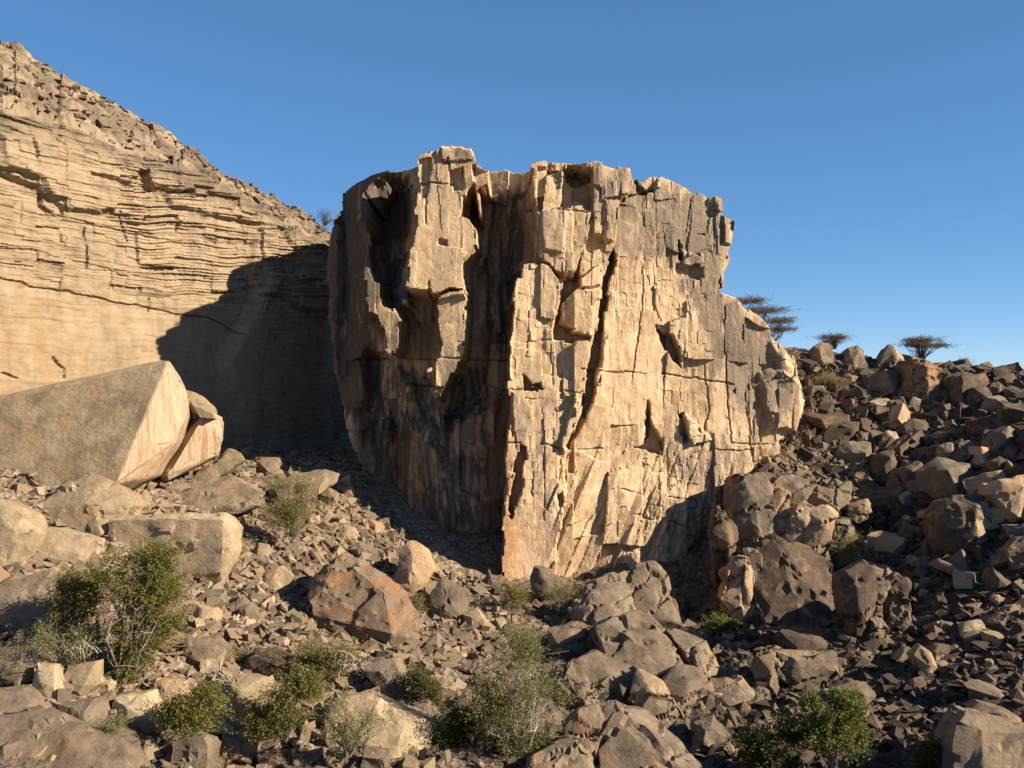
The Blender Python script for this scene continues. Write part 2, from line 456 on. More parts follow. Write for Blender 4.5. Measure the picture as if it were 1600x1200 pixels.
tag(link('ground', me, M['ground'], smooth=True), kind='structure'); me.set_sharp_from_angle(angle=math.radians(26))

def terr(x, y):
    """height of the ground (bilinear)"""
    x = np.asarray(x, float); y = np.asarray(y, float)
    i = np.clip(np.searchsorted(gx, x) - 1, 0, len(gx) - 2); j = np.clip(np.searchsorted(gy, y) - 1, 0, len(gy) - 2)
    u = (x - gx[i]) / (gx[i + 1] - gx[i]); v = (y - gy[j]) / (gy[j + 1] - gy[j])
    return (GZ[j, i] * (1 - u) + GZ[j, i + 1] * u) * (1 - v) + (GZ[j + 1, i] * (1 - u) + GZ[j + 1, i + 1] * u) * v

_ys = np.arange(33, 118, .15)
def hit(px, py):
    """where the line of sight through (px, py) meets the ground"""
    X = (px - CX) / FPX * _ys; Z = (CY - py) / FPX * _ys
    m = Z <= terr(X, _ys)
    k = int(np.argmax(m)) if m.any() else -1
    return (X[k], _ys[k], float(terr(X[k], _ys[k]))) if k >= 0 else None

# ------------------------------------------------------------------ the rock tower
TD = .085
tx = np.arange(-19.5, 27.5, TD); tz = np.arange(-19.5, 20.0, TD)
X, Z = np.meshgrid(tx, tz)
_b1 = bricks(X, Z, .9, 1.3, 401); _b2 = bricks(X, Z, .4, .55, 402)
wob = .30 * (_b1[0] - .5) + .07 * (_b2[0] - .5) + .10 * fbm(X * .9, 0 * X, Z * .9, 3, 3)              # ragged, jointed outlines
wobz = .34 * (_b1[1] - .5) + .07 * (_b2[1] - .5) + .10 * fbm(X * .9, 0 * X + 9, Z * .9, 4, 3)
Yt = np.full(X.shape, 999.0)
mask = np.zeros(X.shape, bool)
patina_shade = np.zeros(X.shape); orange = np.zeros(X.shape)

def to_xz(poly, Y, kx):
    """polygon of the photograph on the plane y = Y + kx * x"""
    out = []
    for px, py in poly:
        y = Y
        for _ in range(6): y = Y + kx * (px - CX) / FPX * y
        out.append(((px - CX) / FPX * y, (CY - py) / FPX * y))
    return out

def plate(s, Y, kx=0.0, kz=0.0, edge=.14, solid=False, rough=1.0):
    """a rock face standing at depth Y + kx*x + kz*z inside the outline s"""
    global Yt, mask
    poly = to_xz(P(s), Y, kx)
    sd = poly_sd(X + wob * rough, Z + wobz * rough, poly)
    m = sstep(-edge * .15, edge, sd)
    Yp = Y + kx * X + kz * Z
    if solid:
        new = sd > 0
        Yt = np.where(new & ~mask, Yp + .3 * (1 - m), np.where(mask, Yt * (1 - m) + Yp * m, Yt))
        mask |= new
    else:
        Yt = np.where(mask, Yt * (1 - m) + Yp * m, Yt)

def bump_plate(s, d, edge=.12, Yref=76.5, kx=.27, rough=1.0):
    """raise (d < 0) or sink (d > 0) the face inside the outline"""
    global Yt
    poly = to_xz(P(s), Yref, kx)
    sd = poly_sd(X + wob * rough, Z + wobz * rough, poly)
    Yt = np.where(mask, Yt + d * sstep(-edge * .3, edge, sd), Yt)

def crack(s, w=.1, d=.45, Yref=76.5, kx=.27):
    global Yt
    pts = to_xz(P(s), Yref, kx)
    dd = line_d(X + wob * .5, Z + wobz * .5, pts)
    Yt = np.where(mask, Yt + d * .8 * sstep(.25, .6, vn(X * .7, 0 * X + w * 50, Z * .7, 78)) * (1 - sstep(0, w, dd)), Yt)

def spot(arr, s, amt, edge=.8, Yref=76.5, kx=.27):
    sd = poly_sd(X + wob * 2, Z + wobz * 2, to_xz(P(s), Yref, kx))
    return np.clip(arr + amt * sstep(-edge * .5, edge, sd), 0, 1)

# big masses, back to front
plate('532,300 545,288 575,273 600,266 645,258 700,262 765,263 790,260 830,262 830,1000 690,960 690,905 640,850 600,800 565,740 548,690 535,640 522,580 513,480 511,420 514,385 521,345 536,325', 77.6, -.50, .05, solid=True)
plate('740,275 765,262 790,261 815,266 845,262 850,620 800,1000 700,1000 700,640 735,500', 82.3, -.25, .03, solid=True)
plate('1080,452 1133,455 1150,462 1165,478 1185,490 1200,508 1207,525 1226,543 1241,560 1246,592 1256,625 1253,650 1243,675 1215,690 1213,730 1195,760 1180,800 1180,1010 1000,1010 1000,600', 77.2, .27, .06, solid=True)
plate('828,250 850,246 880,250 905,254 912,246 938,246 950,255 985,264 992,280 1005,279 1018,270 1030,268 1045,275 1062,284 1080,290 1110,304 1132,308 1134,335 1147,340 1151,360 1147,382 1141,395 1145,405 1134,425 1131,462 1160,520 1180,600 1190,720 1150,760 1110,815 1100,850 1112,900 1104,940 1110,1010 783,1010 783,905 787,780 795,620 790,560 797,490 812,412 838,408 834,330', 75.8, .27, .05, solid=True)
# overhanging lower left wall: foot steps forward
plate('690,640 790,600 790,1000 640,1000 625,840 600,760 640,700', 79.0, -.28, .0, edge=2.2)
plate('560,640 600,600 640,700 650,860 600,800 560,740', 82.5, -.3, .0, edge=1.5)
plate('900,800 960,740 1060,735 1110,790 1098,880 1066,960 1040,1010 860,1010', 76.6, .10, .02, edge=2.4)
# left pillars
plate('566,288 588,267 604,268 600,283 589,300 586,318 575,312', 76.6, -.1, .0, edge=.14, solid=True)
plate('556,288 565,290 573,312 576,347 569,356 560,335', 77.6, .1, .0, edge=.14)
bump_plate('578,310 645,275 640,400 625,452 600,470 582,420', 1.6, .5, 80, -.4)
plate('571,415 580,419 583,436 595,440 593,460 602,475 614,479 624,500 620,540 611,560 599,550 597,520 588,495 577,490 571,470 568,440', 75.6, .0, .0, edge=.14)
plate('568,560 580,540 600,556 604,620 598,700 586,690 575,640', 82.0, -.3, .0, edge=.8)
plate('593,650 602,655 604,690 597,695', 80.6, .1, .0, edge=.14)
# the lit slab with its overhang
plate('648,250 652,243 662,236 683,232 690,225 733,229 736,243 754,256 766,264 767,290 750,292 742,280 733,290 728,305 723,334 737,343 744,356 745,385 725,410 724,430 730,457 700,454 681,461 641,457 626,453 630,440 638,400 646,350 652,300', 76.0, .12, .0, edge=.14, solid=True)
plate('736,262 766,264 767,290 750,292 752,330 745,332 739,290', 76.6, .1, .0, edge=.14, solid=True)
plate('683,460 730,452 733,463 729,478 728,556 716,562 709,580 695,606 681,632 668,604 662,573 676,570 688,540 684,500', 75.6, .08, -.03, edge=.14)
plate('640,458 680,462 684,500 676,540 655,520 632,480', 80.0, -.1, .0, edge=.5)
plate('626,465 640,468 642,480 630,482', 77.2, .0, .0, edge=.14)
bump_plate('683,455 730,450 733,466 684,468', -.45, .14, 76, .1)
bump_plate('690,228 735,229 738,246 705,250 690,245', -.3, .14, 75.4, .1)
bump_plate('700,262 722,258 726,290 704,295', .5, .14, 75.4, .1)
bump_plate('652,250 672,243 670,300 650,310', .35, .14, 75.4, .1)
crack('664,300 666,390 668,450', .12, .3, 75.4, .1)
crack('650,282 690,284 712,282', .09, .35, 75.4, .1)
crack('700,245 702,300', .12, .5, 75.4, .1)
bump_plate('684,368 697,372 696,380 682,378', .5, .14, 75.4, .1)
# folds in the shaded middle wall
bump_plate('770,300 785,300 788,600 770,700 755,600 758,400', -1.0, .6, 80.5, -.25)
bump_plate('800,300 826,290 832,400 812,412 795,480 790,430', .9, .5, 80.5, -.25)
bump_plate('620,560 655,600 690,680 720,800 700,860 660,760 640,660 615,600', -1.3, .9, 80, -.4)
bump_plate('545,330 560,340 566,420 560,600 545,560 540,440', -.9, .6, 86, -.6)
bump_plate('600,300 640,275 640,400 615,450 600,400', 1.4, .7, 82, -.5)
bump_plate('640,620 655,630 664,655 655,668 642,650', .6, .14, 80, -.4)
crack('535,560 600,562 650,560 790,562', .12, .5, 80, -.3)
crack('640,600 690,606 760,600 790,610', .1, .4, 80, -.3)

# the lit main face: blocks and pillars
plate('783,1010 783,905 787,780 796,620 791,560 798,490 813,413 842,408 862,416 878,440 880,470 868,500 866,528 922,532 925,560 908,618 897,660 882,700 886,760 868,900 860,1010', 74.1, .22, .02, edge=.14)
bump_plate('790,420 812,412 806,470 797,560 800,610 790,600', -.3, .14)
plate('834,330 880,326 925,332 916,382 905,420 897,432 880,432 862,418 842,408 836,380', 75.0, .15, -.03, edge=.14)
bump_plate('845,335 880,333 878,405 850,400', -.25, .14)
bump_plate('838,262 876,268 878,322 838,325', .5, .14)
bump_plate('878,262 924,262 926,330 905,325 874,327', 1.8, .14)
bump_plate('884,256 926,266 922,284 884,282', 1.6, .14)
bump_plate('905,250 950,256 988,266 985,290 965,330 955,380 926,372 925,300 908,270', -.8, .14)
bump_plate('992,284 1003,292 1014,300 1004,306 990,300', .9, .14)
bump_plate('1003,282 1020,270 1034,268 1024,300 1008,296', .6, .14)
plate('908,388 937,394 941,446 925,452 905,450', 75.9, .2, -.02, edge=.14)
plate('902,450 940,452 930,500 924,526 897,520 878,504 880,470 893,462', 75.7, .2, .01, edge=.14)
bump_plate('883,430 905,430 904,452 894,464 877,478 872,508 924,528 922,536 866,531 866,500 880,470', 1.25, .14)
bump_plate('960,386 966,400 953,440 948,480 942,530 928,615 912,654 904,652 914,600 926,540 934,500 944,430', 2.1, .14)
bump_plate('953,520 944,530 930,600 936,604 950,560', -.5, .14)
bump_plate('903,650 912,655 886,705 876,700', .8, .14)
bump_plate('885,640 900,610 908,625 892,690 878,712 872,700', -.5, .14)
bump_plate('812,693 822,696 817,755 808,772 800,805 793,795 799,740', 1.3, .14)
bump_plate('868,708 878,702 884,745 880,770 870,750', .9, .14)
bump_plate('865,765 874,760 880,790 868,795', .6, .14)
bump_plate('817,587 832,601 845,596 850,609 818,607', 1.1, .14)
bump_plate('1024,513 1036,518 1052,526 1060,545 1064,572 1048,562 1038,540', 2.0, .14)
bump_plate('985,694 1004,692 1012,640 1022,668 1034,690 1033,712 1014,709', 1.5, .14)
bump_plate('1006,620 1014,640 1020,668 1010,690 1004,660', .5, .14)
bump_plate('1056,645 1070,648 1074,690 1065,694', 1.2, .14)
bump_plate('1070,648 1110,690 1078,696 1072,680', -.6, .14)
bump_plate('1060,378 1065,380 1070,404 1063,404', .9, .14)
bump_plate('1065,384 1098,400 1096,416 1068,412', -.25, .14)
bump_plate('1056,410 1100,418 1098,436 1060,432', .5, .14)
bump_plate('1085,365 1102,366 1098,369', .5, .14)
bump_plate('1140,612 1146,606 1146,618', .8, .14)
bump_plate('1144,400 1131,402 1120,460 1134,455', .3, .14)
bump_plate('1128,335 1150,340 1152,362 1146,384 1128,382', -.5, .14)
bump_plate('1108,306 1134,308 1134,332 1112,330', -.3, .14)
bump_plate('1187,580 1215,575 1250,600 1256,640 1243,676 1205,670 1190,630', -.6, .3)
bump_plate('1205,530 1228,545 1243,575 1240,600 1215,590', -.5, .5)
bump_plate('1040,915 1052,910 1062,935 1078,948 1060,978 1046,960', 2.0, .14)
bump_plate('1085,840 1108,812 1112,1010 1080,1010 1095,900', 2.4, .6)
for s, w, d in (('790,608 830,607 905,612', .1, .4), ('905,578 940,580 1000,582 1080,590 1150,600', .1, .45), ('783,690 850,690 890,702 940,700', .1, .4),
                ('900,556 925,560', .12, .4), ('840,532 920,535', .1, .35), ('968,760 1000,768 1060,775 1090,782', .08, .35), ('985,800 1060,812', .08, .3),
                ('835,340 880,338 930,345', .08, .3), ('1130,460 1132,600 1140,690', .09, .35), ('1010,300 1006,380 1000,500 985,600', .1, .35),
                ('940,350 938,395', .1, .35), ('1083,300 1072,360', .08, .3), ('1040,700 1040,760', .09, .3), ('820,620 905,628', .07, .25),
                ('1100,560 1105,640 1092,700', .1, .4), ('870,840 885,800 900,760', .08, .3), ('800,560 800,680', .14, .5), ('1140,690 1210,695', .1, .3),
                ('800,640 806,700', .12, .4), ('1165,500 1160,600 1170,700', .1, .35), ('1010,430 1030,500', .08, .3), ('860,540 862,600', .08, .3)):
    crack(s, w, d)

# natural relief: tall joint blocks with flat faces, stepped ledges, slanting ribs near the foot
foot = sstep(-3.0, -8.0, Z) * sstep(1.0, 3.5, X)
def relief(w, h, seed, step, tx_, tz_, sx=X, gate=None, pw=1.0):
    global Yt
    c1, c2, fu, fv, e = bricks(sx, Z, w, h, seed, warp=.55, jit=.85)
    d = step * np.sign(c1 - .5) * np.abs(2 * c1 - 1) ** pw * .5 + tx_ * fu * (c2 - .5) * 2 + tz_ * fv * (np.mod(c1 * 5.7, 1) - .5) * 2
    g = 1 if gate is None else gate
    Yt += np.where(mask, d * g, 0)
g1 = sstep(.38, .62, vn(X * .22, 0 * X, Z * .16, 501)); g2 = sstep(.40, .60, vn(X * .35 + 9, 0 * X, Z * .25, 502))
calm = 1 - .55 * sstep(0, -2, X)
_sl = sstep(-.3, .3, poly_sd(X, Z, to_xz(P('640,235 770,262 748,390 732,560 690,600 626,455'), 76.0, .1)))
_pl = sstep(-.5, .5, poly_sd(X, Z, to_xz(P('930,480 1060,560 1060,640 960,900 850,890 905,640'), 76.5, .27)))
calm = calm * (1 - .75 * _sl) * (1 - .55 * _pl)
relief(2.9, 7.0, 510, .60, .70, .50, gate=1 - .85 * _sl, pw=1.2)
relief(1.3, 2.7, 520, .30, .26, .16, gate=calm * (.12 + .88 * g1), pw=1.9)
relief(.6, 1.2, 530, .17, .13, .07, gate=calm * (.03 + .8 * g2 * (1 - .4 * foot)), pw=2.6)
relief(.24, .45, 540, .035, .03, .02, gate=calm * (.12 + .88 * g1 * g2))
ux = X * 1.0 - Z * .42
relief(.9, 4.0, 550, .20, .28, .1, sx=ux, gate=foot)
relief(.33, 1.6, 560, .08, .11, .05, sx=ux, gate=foot * g2)
Yt += np.where(mask, foot * .10 * fbm(ux * 1.7, 0 * X, Z * .22, 51, 4, .6), 0)
Yt += np.where(mask, .05 * fbm(X * 2.2, 0 * X, Z * 1.1, 61, 5, .6), 0)
Yt += np.where(mask, .6 * fbm(X * .13, 0 * X, Z * .10, 71, 3), 0)

patina_shade += .30 + .16 * sstep(5, 13, Z)
patina_shade = spot(patina_shade, '1080,290 1160,340 1140,450 1250,600 1240,680 1180,700 1130,620 1100,520 1060,440 1050,330', .50, 2)
patina_shade = spot(patina_shade, '1060,440 1200,480 1260,640 1150,620 1090,560', .35, 1.5)
patina_shade = spot(patina_shade, '900,250 990,265 1100,300 1060,420 960,400 930,340', .38, 1.2)
patina_shade = spot(patina_shade, '520,280 640,262 635,470 600,500 520,520', .45, 1.5, 82, -.5)  # upper left flank greyed beyond its patina, shade painted into the colour
patina_shade = spot(patina_shade, '1090,670 1200,700 1160,770 1110,830 1060,900 960,960 1020,860 1040,760 1060,700', .40, 1.5)
patina_shade = spot(patina_shade, '795,610 890,610 880,760 800,760', .18, .8)
patina_shade = spot(patina_shade, '690,228 735,230 735,250 690,250', .4, .4, 75.4, .1)
patina_shade = spot(patina_shade, '785,420 845,410 800,500', .2, .5)
patina_shade = spot(patina_shade, '520,300 640,270 640,460 780,600 780,900 640,850 520,600', .35, 2, 80, -.3)  # whole left flank: patina plus shade painted into the tone
patina_shade = spot(patina_shade, '940,460 1000,480 1010,700 960,900 850,880 900,700', -.25, 1.5)
patina_shade = spot(patina_shade, '840,262 878,268 874,320 838,322', -.4, .3)
patina_shade = spot(patina_shade, '820,420 870,420 860,520 815,500', -.3, .6)
orange = spot(orange, '738,262 766,264 766,290 752,292 750,345 742,340 739,290', .8, .3, 76.2, .1)
orange = spot(orange, '1122,306 1134,308 1134,332 1122,330', 1.0, .2)
orange = spot(orange, '785,650 812,600 808,760 800,900 783,920', .35, .4)
orange = spot(orange, '990,694 1034,692 1032,712 1010,712', .4, .3)
orange = spot(orange, '783,780 830,800 850,900 783,940', .2, .8)
varnish_shade = np.zeros(X.shape)  # flank, recess and lower right darkened: shade put into the rock colour, with varnish streaks
varnish_shade = spot(varnish_shade, '505,285 640,262 640,455 610,560 600,640 520,640', .9, 1.6, 82, -.5)
varnish_shade = spot(varnish_shade, '520,560 780,560 780,900 640,850 560,740', .58, 1.6, 80, -.3)
varnish_shade = spot(varnish_shade, '742,300 830,270 832,410 790,560 745,560', .70, 1.0, 80, -.3)
varnish_shade = spot(varnish_shade, '1000,900 1060,760 1130,760 1110,1000', .35, 1.5)
varnish_shade = varnish_shade * (1 - _sl)
orange *= .5 + .8 * vn(X * 1.3, 0 * X, Z * .5, 91)

def sheet_solid(name, X, Y, Z, mask, back, mat, attrs, parent=None, nshift=None):
    """front surface on a grid; its rim is carried back into the hill so that the rock is solid"""
    H, W = X.shape
    idx = np.arange(H * W).reshape(H, W)
    fm = mask[:-1, :-1] & mask[1:, :-1] & mask[:-1, 1:] & mask[1:, 1:]
    q = np.stack([idx[:-1, :-1][fm], idx[:-1, 1:][fm], idx[1:, 1:][fm], idx[1:, :-1][fm]], 1)
    V = np.stack([X, Y, Z], -1).reshape(-1, 3)
    # rough the surface along its own normal
    dyx = np.gradient(np.where(mask, Y, 0), axis=1); dyz = np.gradient(np.where(mask, Y, 0), axis=0)
    V[:, 0] += (.04 * fbm(V[:, 0] * 1.3, V[:, 1] * 1.3, V[:, 2] * 1.3, 101, 4))
    V[:, 2] += (.04 * fbm(V[:, 0] * 1.3, V[:, 1] * 1.3, V[:, 2] * 1.3, 102, 4))
    # rim half-edges
    e = np.concatenate([q[:, [0, 1]], q[:, [1, 2]], q[:, [2, 3]], q[:, [3, 0]]])
    key = e[:, 0].astype(np.int64) * (H * W) + e[:, 1]; rkey = e[:, 1].astype(np.int64) * (H * W) + e[:, 0]
    rim = e[~np.isin(key, rkey)]
    rv = np.unique(rim); pos = {int(v): i for i, v in enumerate(rv)}
    ra = np.array([pos[int(a)] for a in rim[:, 0]]); rb = np.array([pos[int(a)] for a in rim[:, 1]])
    base = V[rv]; rings = [rv]; allv = [V]; off = len(V); nf = [q]
    steps = [.35, .8, 1.5, 2.4, 3.6, 5.2, 7.5, 10.5, 14, 18, 23]
    for k, st in enumerate(steps):
        nb = base.copy()
        nb[:, 1] = np.minimum(base[:, 1] + st, np.maximum(back, base[:, 1] + .2 * k / len(steps)))
        fz = fbm(nb[:, 0] * .55, nb[:, 1] * .8, nb[:, 2] * .2, 111, 4)
        f2 = fbm(nb[:, 0] * .55, nb[:, 1] * .8, nb[:, 2] * .55, 112, 4)
        a = min(1, st / 3)
        nb[:, 2] += np.where(base[:, 2] > 8, a * (.7 * fz - .25 * min(st, 4) * .3), .3 * a * fz); nb[:, 0] += a * .6 * f2
        ids = np.arange(off, off + len(rv)); off += len(rv)
        allv.append(nb); prev = rings[-1]
        nf.append(np.stack([prev[rb], prev[ra], ids[ra], ids[rb]], 1)); rings.append(ids)
    VV = np.concatenate(allv); FF = np.concatenate(nf)
    used = np.unique(FF); remap = np.zeros(len(VV), np.int64); remap[used] = np.arange(len(used))
    me = mesh_np(name, VV[used], remap[FF])
    for an, arr in attrs.items():
        full = np.concatenate([arr.ravel()] + [arr.ravel()[rv]] * len(steps))
        fattr(me, an, full[used])
    return link(name, me, mat, parent, smooth=True)

# a rim at the top left leans into the gully; a solid body, 20 m deep
tower = sheet_solid('rock_tower', X, Yt, Z, mask, 99.0, M['cliff'], dict(patina_shade=patina_shade, orange=orange, varnish_shade=varnish_shade))
tower.data.set_sharp_from_angle(angle=math.radians(27))
tag(tower, 'tall square-topped tan rock tower, sunlit on its right and shaded on its left', 'rock tower')

# ------------------------------------------------------------------ the bedded wall on the left with the stony hill on top
wA, wB = np.array([-50.5, 53.0]), np.array([-16.5, 103.0])
wL = np.linalg.norm(wB - wA); wd = (wB - wA) / wL; wnrm = np.array([wd[1], -wd[0]])   # towards the viewer and the right
def wall_hit(px, py):
    """(s, z) of the wall plane seen at (px, py)"""
    t = (px - CX) / FPX
    # wA + s*wd = (t*Y, Y)
    s = (t * wA[1] - wA[0]) / (wd[0] - t * wd[1]); Y = wA[1] + s * wd[1]
    return s, (CY - py) / FPX * Y
NS, NZ, NC = 520, 460, 90
sv = np.linspace(0, wL + 1.5, NS)
pxs = CX + FPX * (wA[0] + sv * wd[0]) / (wA[1] + sv * wd[1]); Ys = wA[1] + sv * wd[1]
brow_py = np.interp(pxs, [-700, 0, 60, 130, 200, 230, 300, 360, 420, 470, 520], [-80, 178, 188, 205, 240, 247, 268, 296, 335, 368, 398])
crest_py = np.interp(pxs, [-700, -200, 0, 40, 130, 200, 260, 330, 370, 400, 440, 480, 505, 530], [-330, -55, 60, 84, 130, 172, 208, 262, 284, 297, 314, 334, 352, 380])
brow_z = (CY - brow_py) / FPX * Ys
back_d = np.interp(pxs, [-700, 0, 300, 520], [22, 17, 12, 6])
crest_Y = Ys + back_d * .85; crest_X = wA[0] + sv * wd[0] - back_d * .1
# keep the crest on its line of sight measured in the photograph
crest_X = (pxs - CX) / FPX * crest_Y; crest_z = (CY - crest_py) / FPX * crest_Y
crest_z += .35 * fbm(sv * .6, 0 * sv, 0 * sv, 8, 5) + .35 * (voro(sv * .8, 0 * sv, 0 * sv, 18)[2] - .5)
S, T = np.meshgrid(sv, np.linspace(0, 1, NZ))
Zw = -11 + (brow_z[None] + 11) * T
base3 = np.stack([wA[0] + S * wd[0], wA[1] + S * wd[1], Zw], -1)
D = np.zeros(S.shape)                                     # how far the rock stands out from the plane
PXg = np.broadcast_to(pxs[None], S.shape); PYg = CY - FPX * Zw / Ys[None]
def wpoly(s, amt, edge=.3, jit=.25):
    global D
    pts = [wall_hit(*p) for p in P(s)]
    D += amt * sstep(-edge * .3, edge, poly_sd(S + jit * fbm(S * 1.2, 0 * S, Zw * 1.2, 200), Zw + jit * fbm(S * 1.2, 0 * S, Zw * 1.2, 201), pts))
def wcrack(s, w=.09, d=-.35):
    global D
    pts = [wall_hit(*p) for p in P(s)]
    D += d * (1 - sstep(0, w, line_d(S + .15 * fbm(S, 0 * S, Zw, 202), Zw + .2 * fbm(S * .8, 0 * S, Zw * .8, 203), pts)))
dip = np.interp(PXg, [-300, 0, 300, 520], [.10, .13, .02, -.02])
zz = Zw + dip * (S - 20) + .55 * fbm(S * .10, 0 * S, Zw * .12, 210, 3) + .16 * fbm(S * .5, 0 * S, Zw * .5, 211, 4)
strong = sstep(-.1, .35, poly_sd(PXg / 100, PYg / 100, [(1.6, 2.3), (3, 2.7), (5.3, 4.0), (5.3, 5.0), (4.1, 4.75), (3.2, 4.85), (2.2, 4.4), (1.7, 3.5)]))
upper = sstep(455, 400, PYg + .0 * PXg - (PXg * .18))
def beds(h, seed, pw=1.0):
    v = zz / h + .35 * fbm(S * .25, 0 * S, zz * .2, seed + 5)
    k = np.floor(v); fr = v - k
    r = vn(S * .22 + 37 * _h(k, k * 0, k * 0, seed), 0 * S, k * 5.3, seed + 1)
    prof = sstep(0, .22, fr) * (1 - .55 * sstep(.45, 1.0, fr))       # sharp undercut, sloping back
    return r ** pw * prof
D += (strong * .32 + upper * .09) * beds(.25, 220, 1.6)
D += (strong * .20 + upper * .09) * beds(.8, 230, 3.0)
D += (upper * .20 + .05) * beds(2.6, 240, 1.5)
D += .05 * beds(.5, 250)
c1, c2, fu, fv, e = bricks(S, zz, 3.2, 1.3, 260)
D += (upper * .42 + .03) * (c1 - .5) + (upper * .25) * fu * (c2 - .5)
c1, c2, fu, fv, e = bricks(S, zz, 1.1, .5, 262)
D += (upper * .16 + .015) * (c1 - .5)
D += .55 * fbm(S * .09, 0 * S, Zw * .12, 270, 3) + .07 * (upper + .3) * fbm(S * .9, 0 * S, Zw * 1.3, 271, 5)
wpoly('0,262 60,280 66,302 100,330 230,345 180,240 60,215 0,205', .55)          # big ledges, hollows under them
wpoly('2,268 60,288 62,300 66,322 84,332 80,337 60,325 55,300 0,276', -.7, .15)
wpoly('214,268 232,262 236,290 300,298 300,306 240,305 218,296', -1.1, .18)
wpoly('300,288 330,292 325,300 300,298', -.5, .15)
wpoly('154,328 172,326 174,336 158,338', -.5, .15)
wpoly('134,268 180,280 210,292 205,298 160,286 134,276', -.4, .15)
wpoly('60,176 110,200 95,204 50,186', -.5, .15)
wpoly('150,212 198,222 192,228 150,218', -.6, .15)
wpoly('240,290 440,345 440,360 360,345 260,322', .5, .3)
wpoly('395,345 428,352 428,440 400,490 380,430', .5, .5)
wpoly('402,412 440,416 520,440 520,720 380,720 340,560 380,480', 1.0, 1.0)
wpoly('392,458 430,456 470,484 520,486 520,494 460,494 425,466 395,466', -.5, .2)
wpoly('436,350 470,365 500,400 500,420 470,410 440,380', .6, .5)
wcrack('-300,370 0,435 60,448 130,461 200,475 260,488 330,498 372,522')
wcrack('0,582 25,592'); wcrack('80,560 98,575 97,590', .1); wcrack('130,355 133,390 138,420', .09); wcrack('180,330 200,380', .08)
wcrack('234,465 236,480 235,487'); wcrack('60,330 200,365 300,380', .07, -.2); wcrack('0,380 130,410 250,440', .07, -.15)
base3[..., 0] += D * wnrm[0]; base3[..., 1] += D * wnrm[1]
# hill above the brow
U = np.linspace(0, 1, NC)[1:, None]
bx, by, bz = base3[-1, :, 0], base3[-1, :, 1], base3[-1, :, 2]
bulge = np.sin(U * np.pi) * .06
cap = np.stack([bx + (crest_X - bx) * U, by + (crest_Y - by) * U, bz + (crest_z - bz) * (U + bulge)], -1)
jf = sstep(0, .1, U) * sstep(1.0, .95, U)
cx_, cy_, cz_ = cap[..., 0], cap[..., 1], cap[..., 2]
f1, e, cid, ox, oy, oz = voro(cx_ * .42, cy_ * .30, cz_ * .42, 280)
h = .95 * (cid - .35) + .9 * (ox * (cid - .5) + oz * .5) - .15 * (1 - sstep(0, .10, e))
f1, e, cid, ox, oy, oz = voro(cx_ * 1.0, cy_ * .7, cz_ * 1.0, 281)
h += .40 * (cid - .5) + .35 * (oz * .6 + ox * (cid - .5)) - .12 * (1 - sstep(0, .10, e))
f1, e, cid, ox, oy, oz = voro(cx_ * 2.3, cy_ * 1.7, cz_ * 2.3, 282)
h += .14 * (cid - .5)
h *= np.interp(pxs, [-700, 250, 420], [1.0, .8, .35])[None]
cap[..., 2] += jf * h * .55; cap[..., 1] -= jf * h * .75; cap[..., 0] += jf * h * .25
U2 = np.array([.3, 1, 2.5, 5, 9, 14, 22, 34])[:, None]
bk = np.stack([crest_X + U2 * -.1, crest_Y + U2, crest_z - .12 * U2 - .025 * U2 ** 2 + .2 * fbm(sv[None] * .5, U2 * .5, 0 * U2, 290)], -1)
V = np.concatenate([base3, cap, bk]); H, W = V.shape[:2]
q = np.stack([(np.arange(H - 1)[:, None] * W + np.arange(W - 1)[None]).ravel() + o for o in (0, 1, W + 1, W)], 1)
V[..., 0] += .06 * fbm(V[..., 0] * 2, V[..., 1] * 2, V[..., 2] * 2, 295, 3)
me = mesh_np('rock_wall', V.reshape(-1, 3), q)
pat = np.concatenate([.05 + .55 * sstep(3.0, 0.0, np.abs(brow_z[None] - Zw)) + .12 * upper, np.clip(.62 + .9 * fbm(cx_ * .35, cy_ * .35, cz_ * .35, 299, 4), .1, 1), np.full(bk.shape[:2], .85)])
pat[:NZ] += .30 * sstep(0, .3, poly_sd(PXg / 100, PYg / 100, [(0, 3.7), (1.3, 4.0), (1.5, 4.6), (0, 4.35)]))
pat[:NZ] += .35 * sstep(0, .5, poly_sd(PXg / 100, PYg / 100, [(3.6, 4.6), (5.3, 4.5), (5.3, 7.2), (3.4, 7.2)]))
pat[:NZ] += .3 * sstep(0, .4, poly_sd(PXg / 100, PYg / 100, [(2.6, 2.5), (5.3, 3.9), (5.1, 4.3), (4.2, 3.5), (2.6, 3.0)]))
fattr(me, 'patina_shade', np.clip(pat, 0, 1))
fattr(me, 'smooth', np.concatenate([sstep(430, 480, PYg - PXg * .18), np.zeros(cap.shape[:2]), np.zeros(bk.shape[:2])]))
wall = link('rock_wall', me, M['wall'], smooth=True)
me.set_sharp_from_angle(angle=math.radians(27))
tag(wall, 'long pale cliff of thin horizontal beds below a brown stony hilltop', 'cliff')

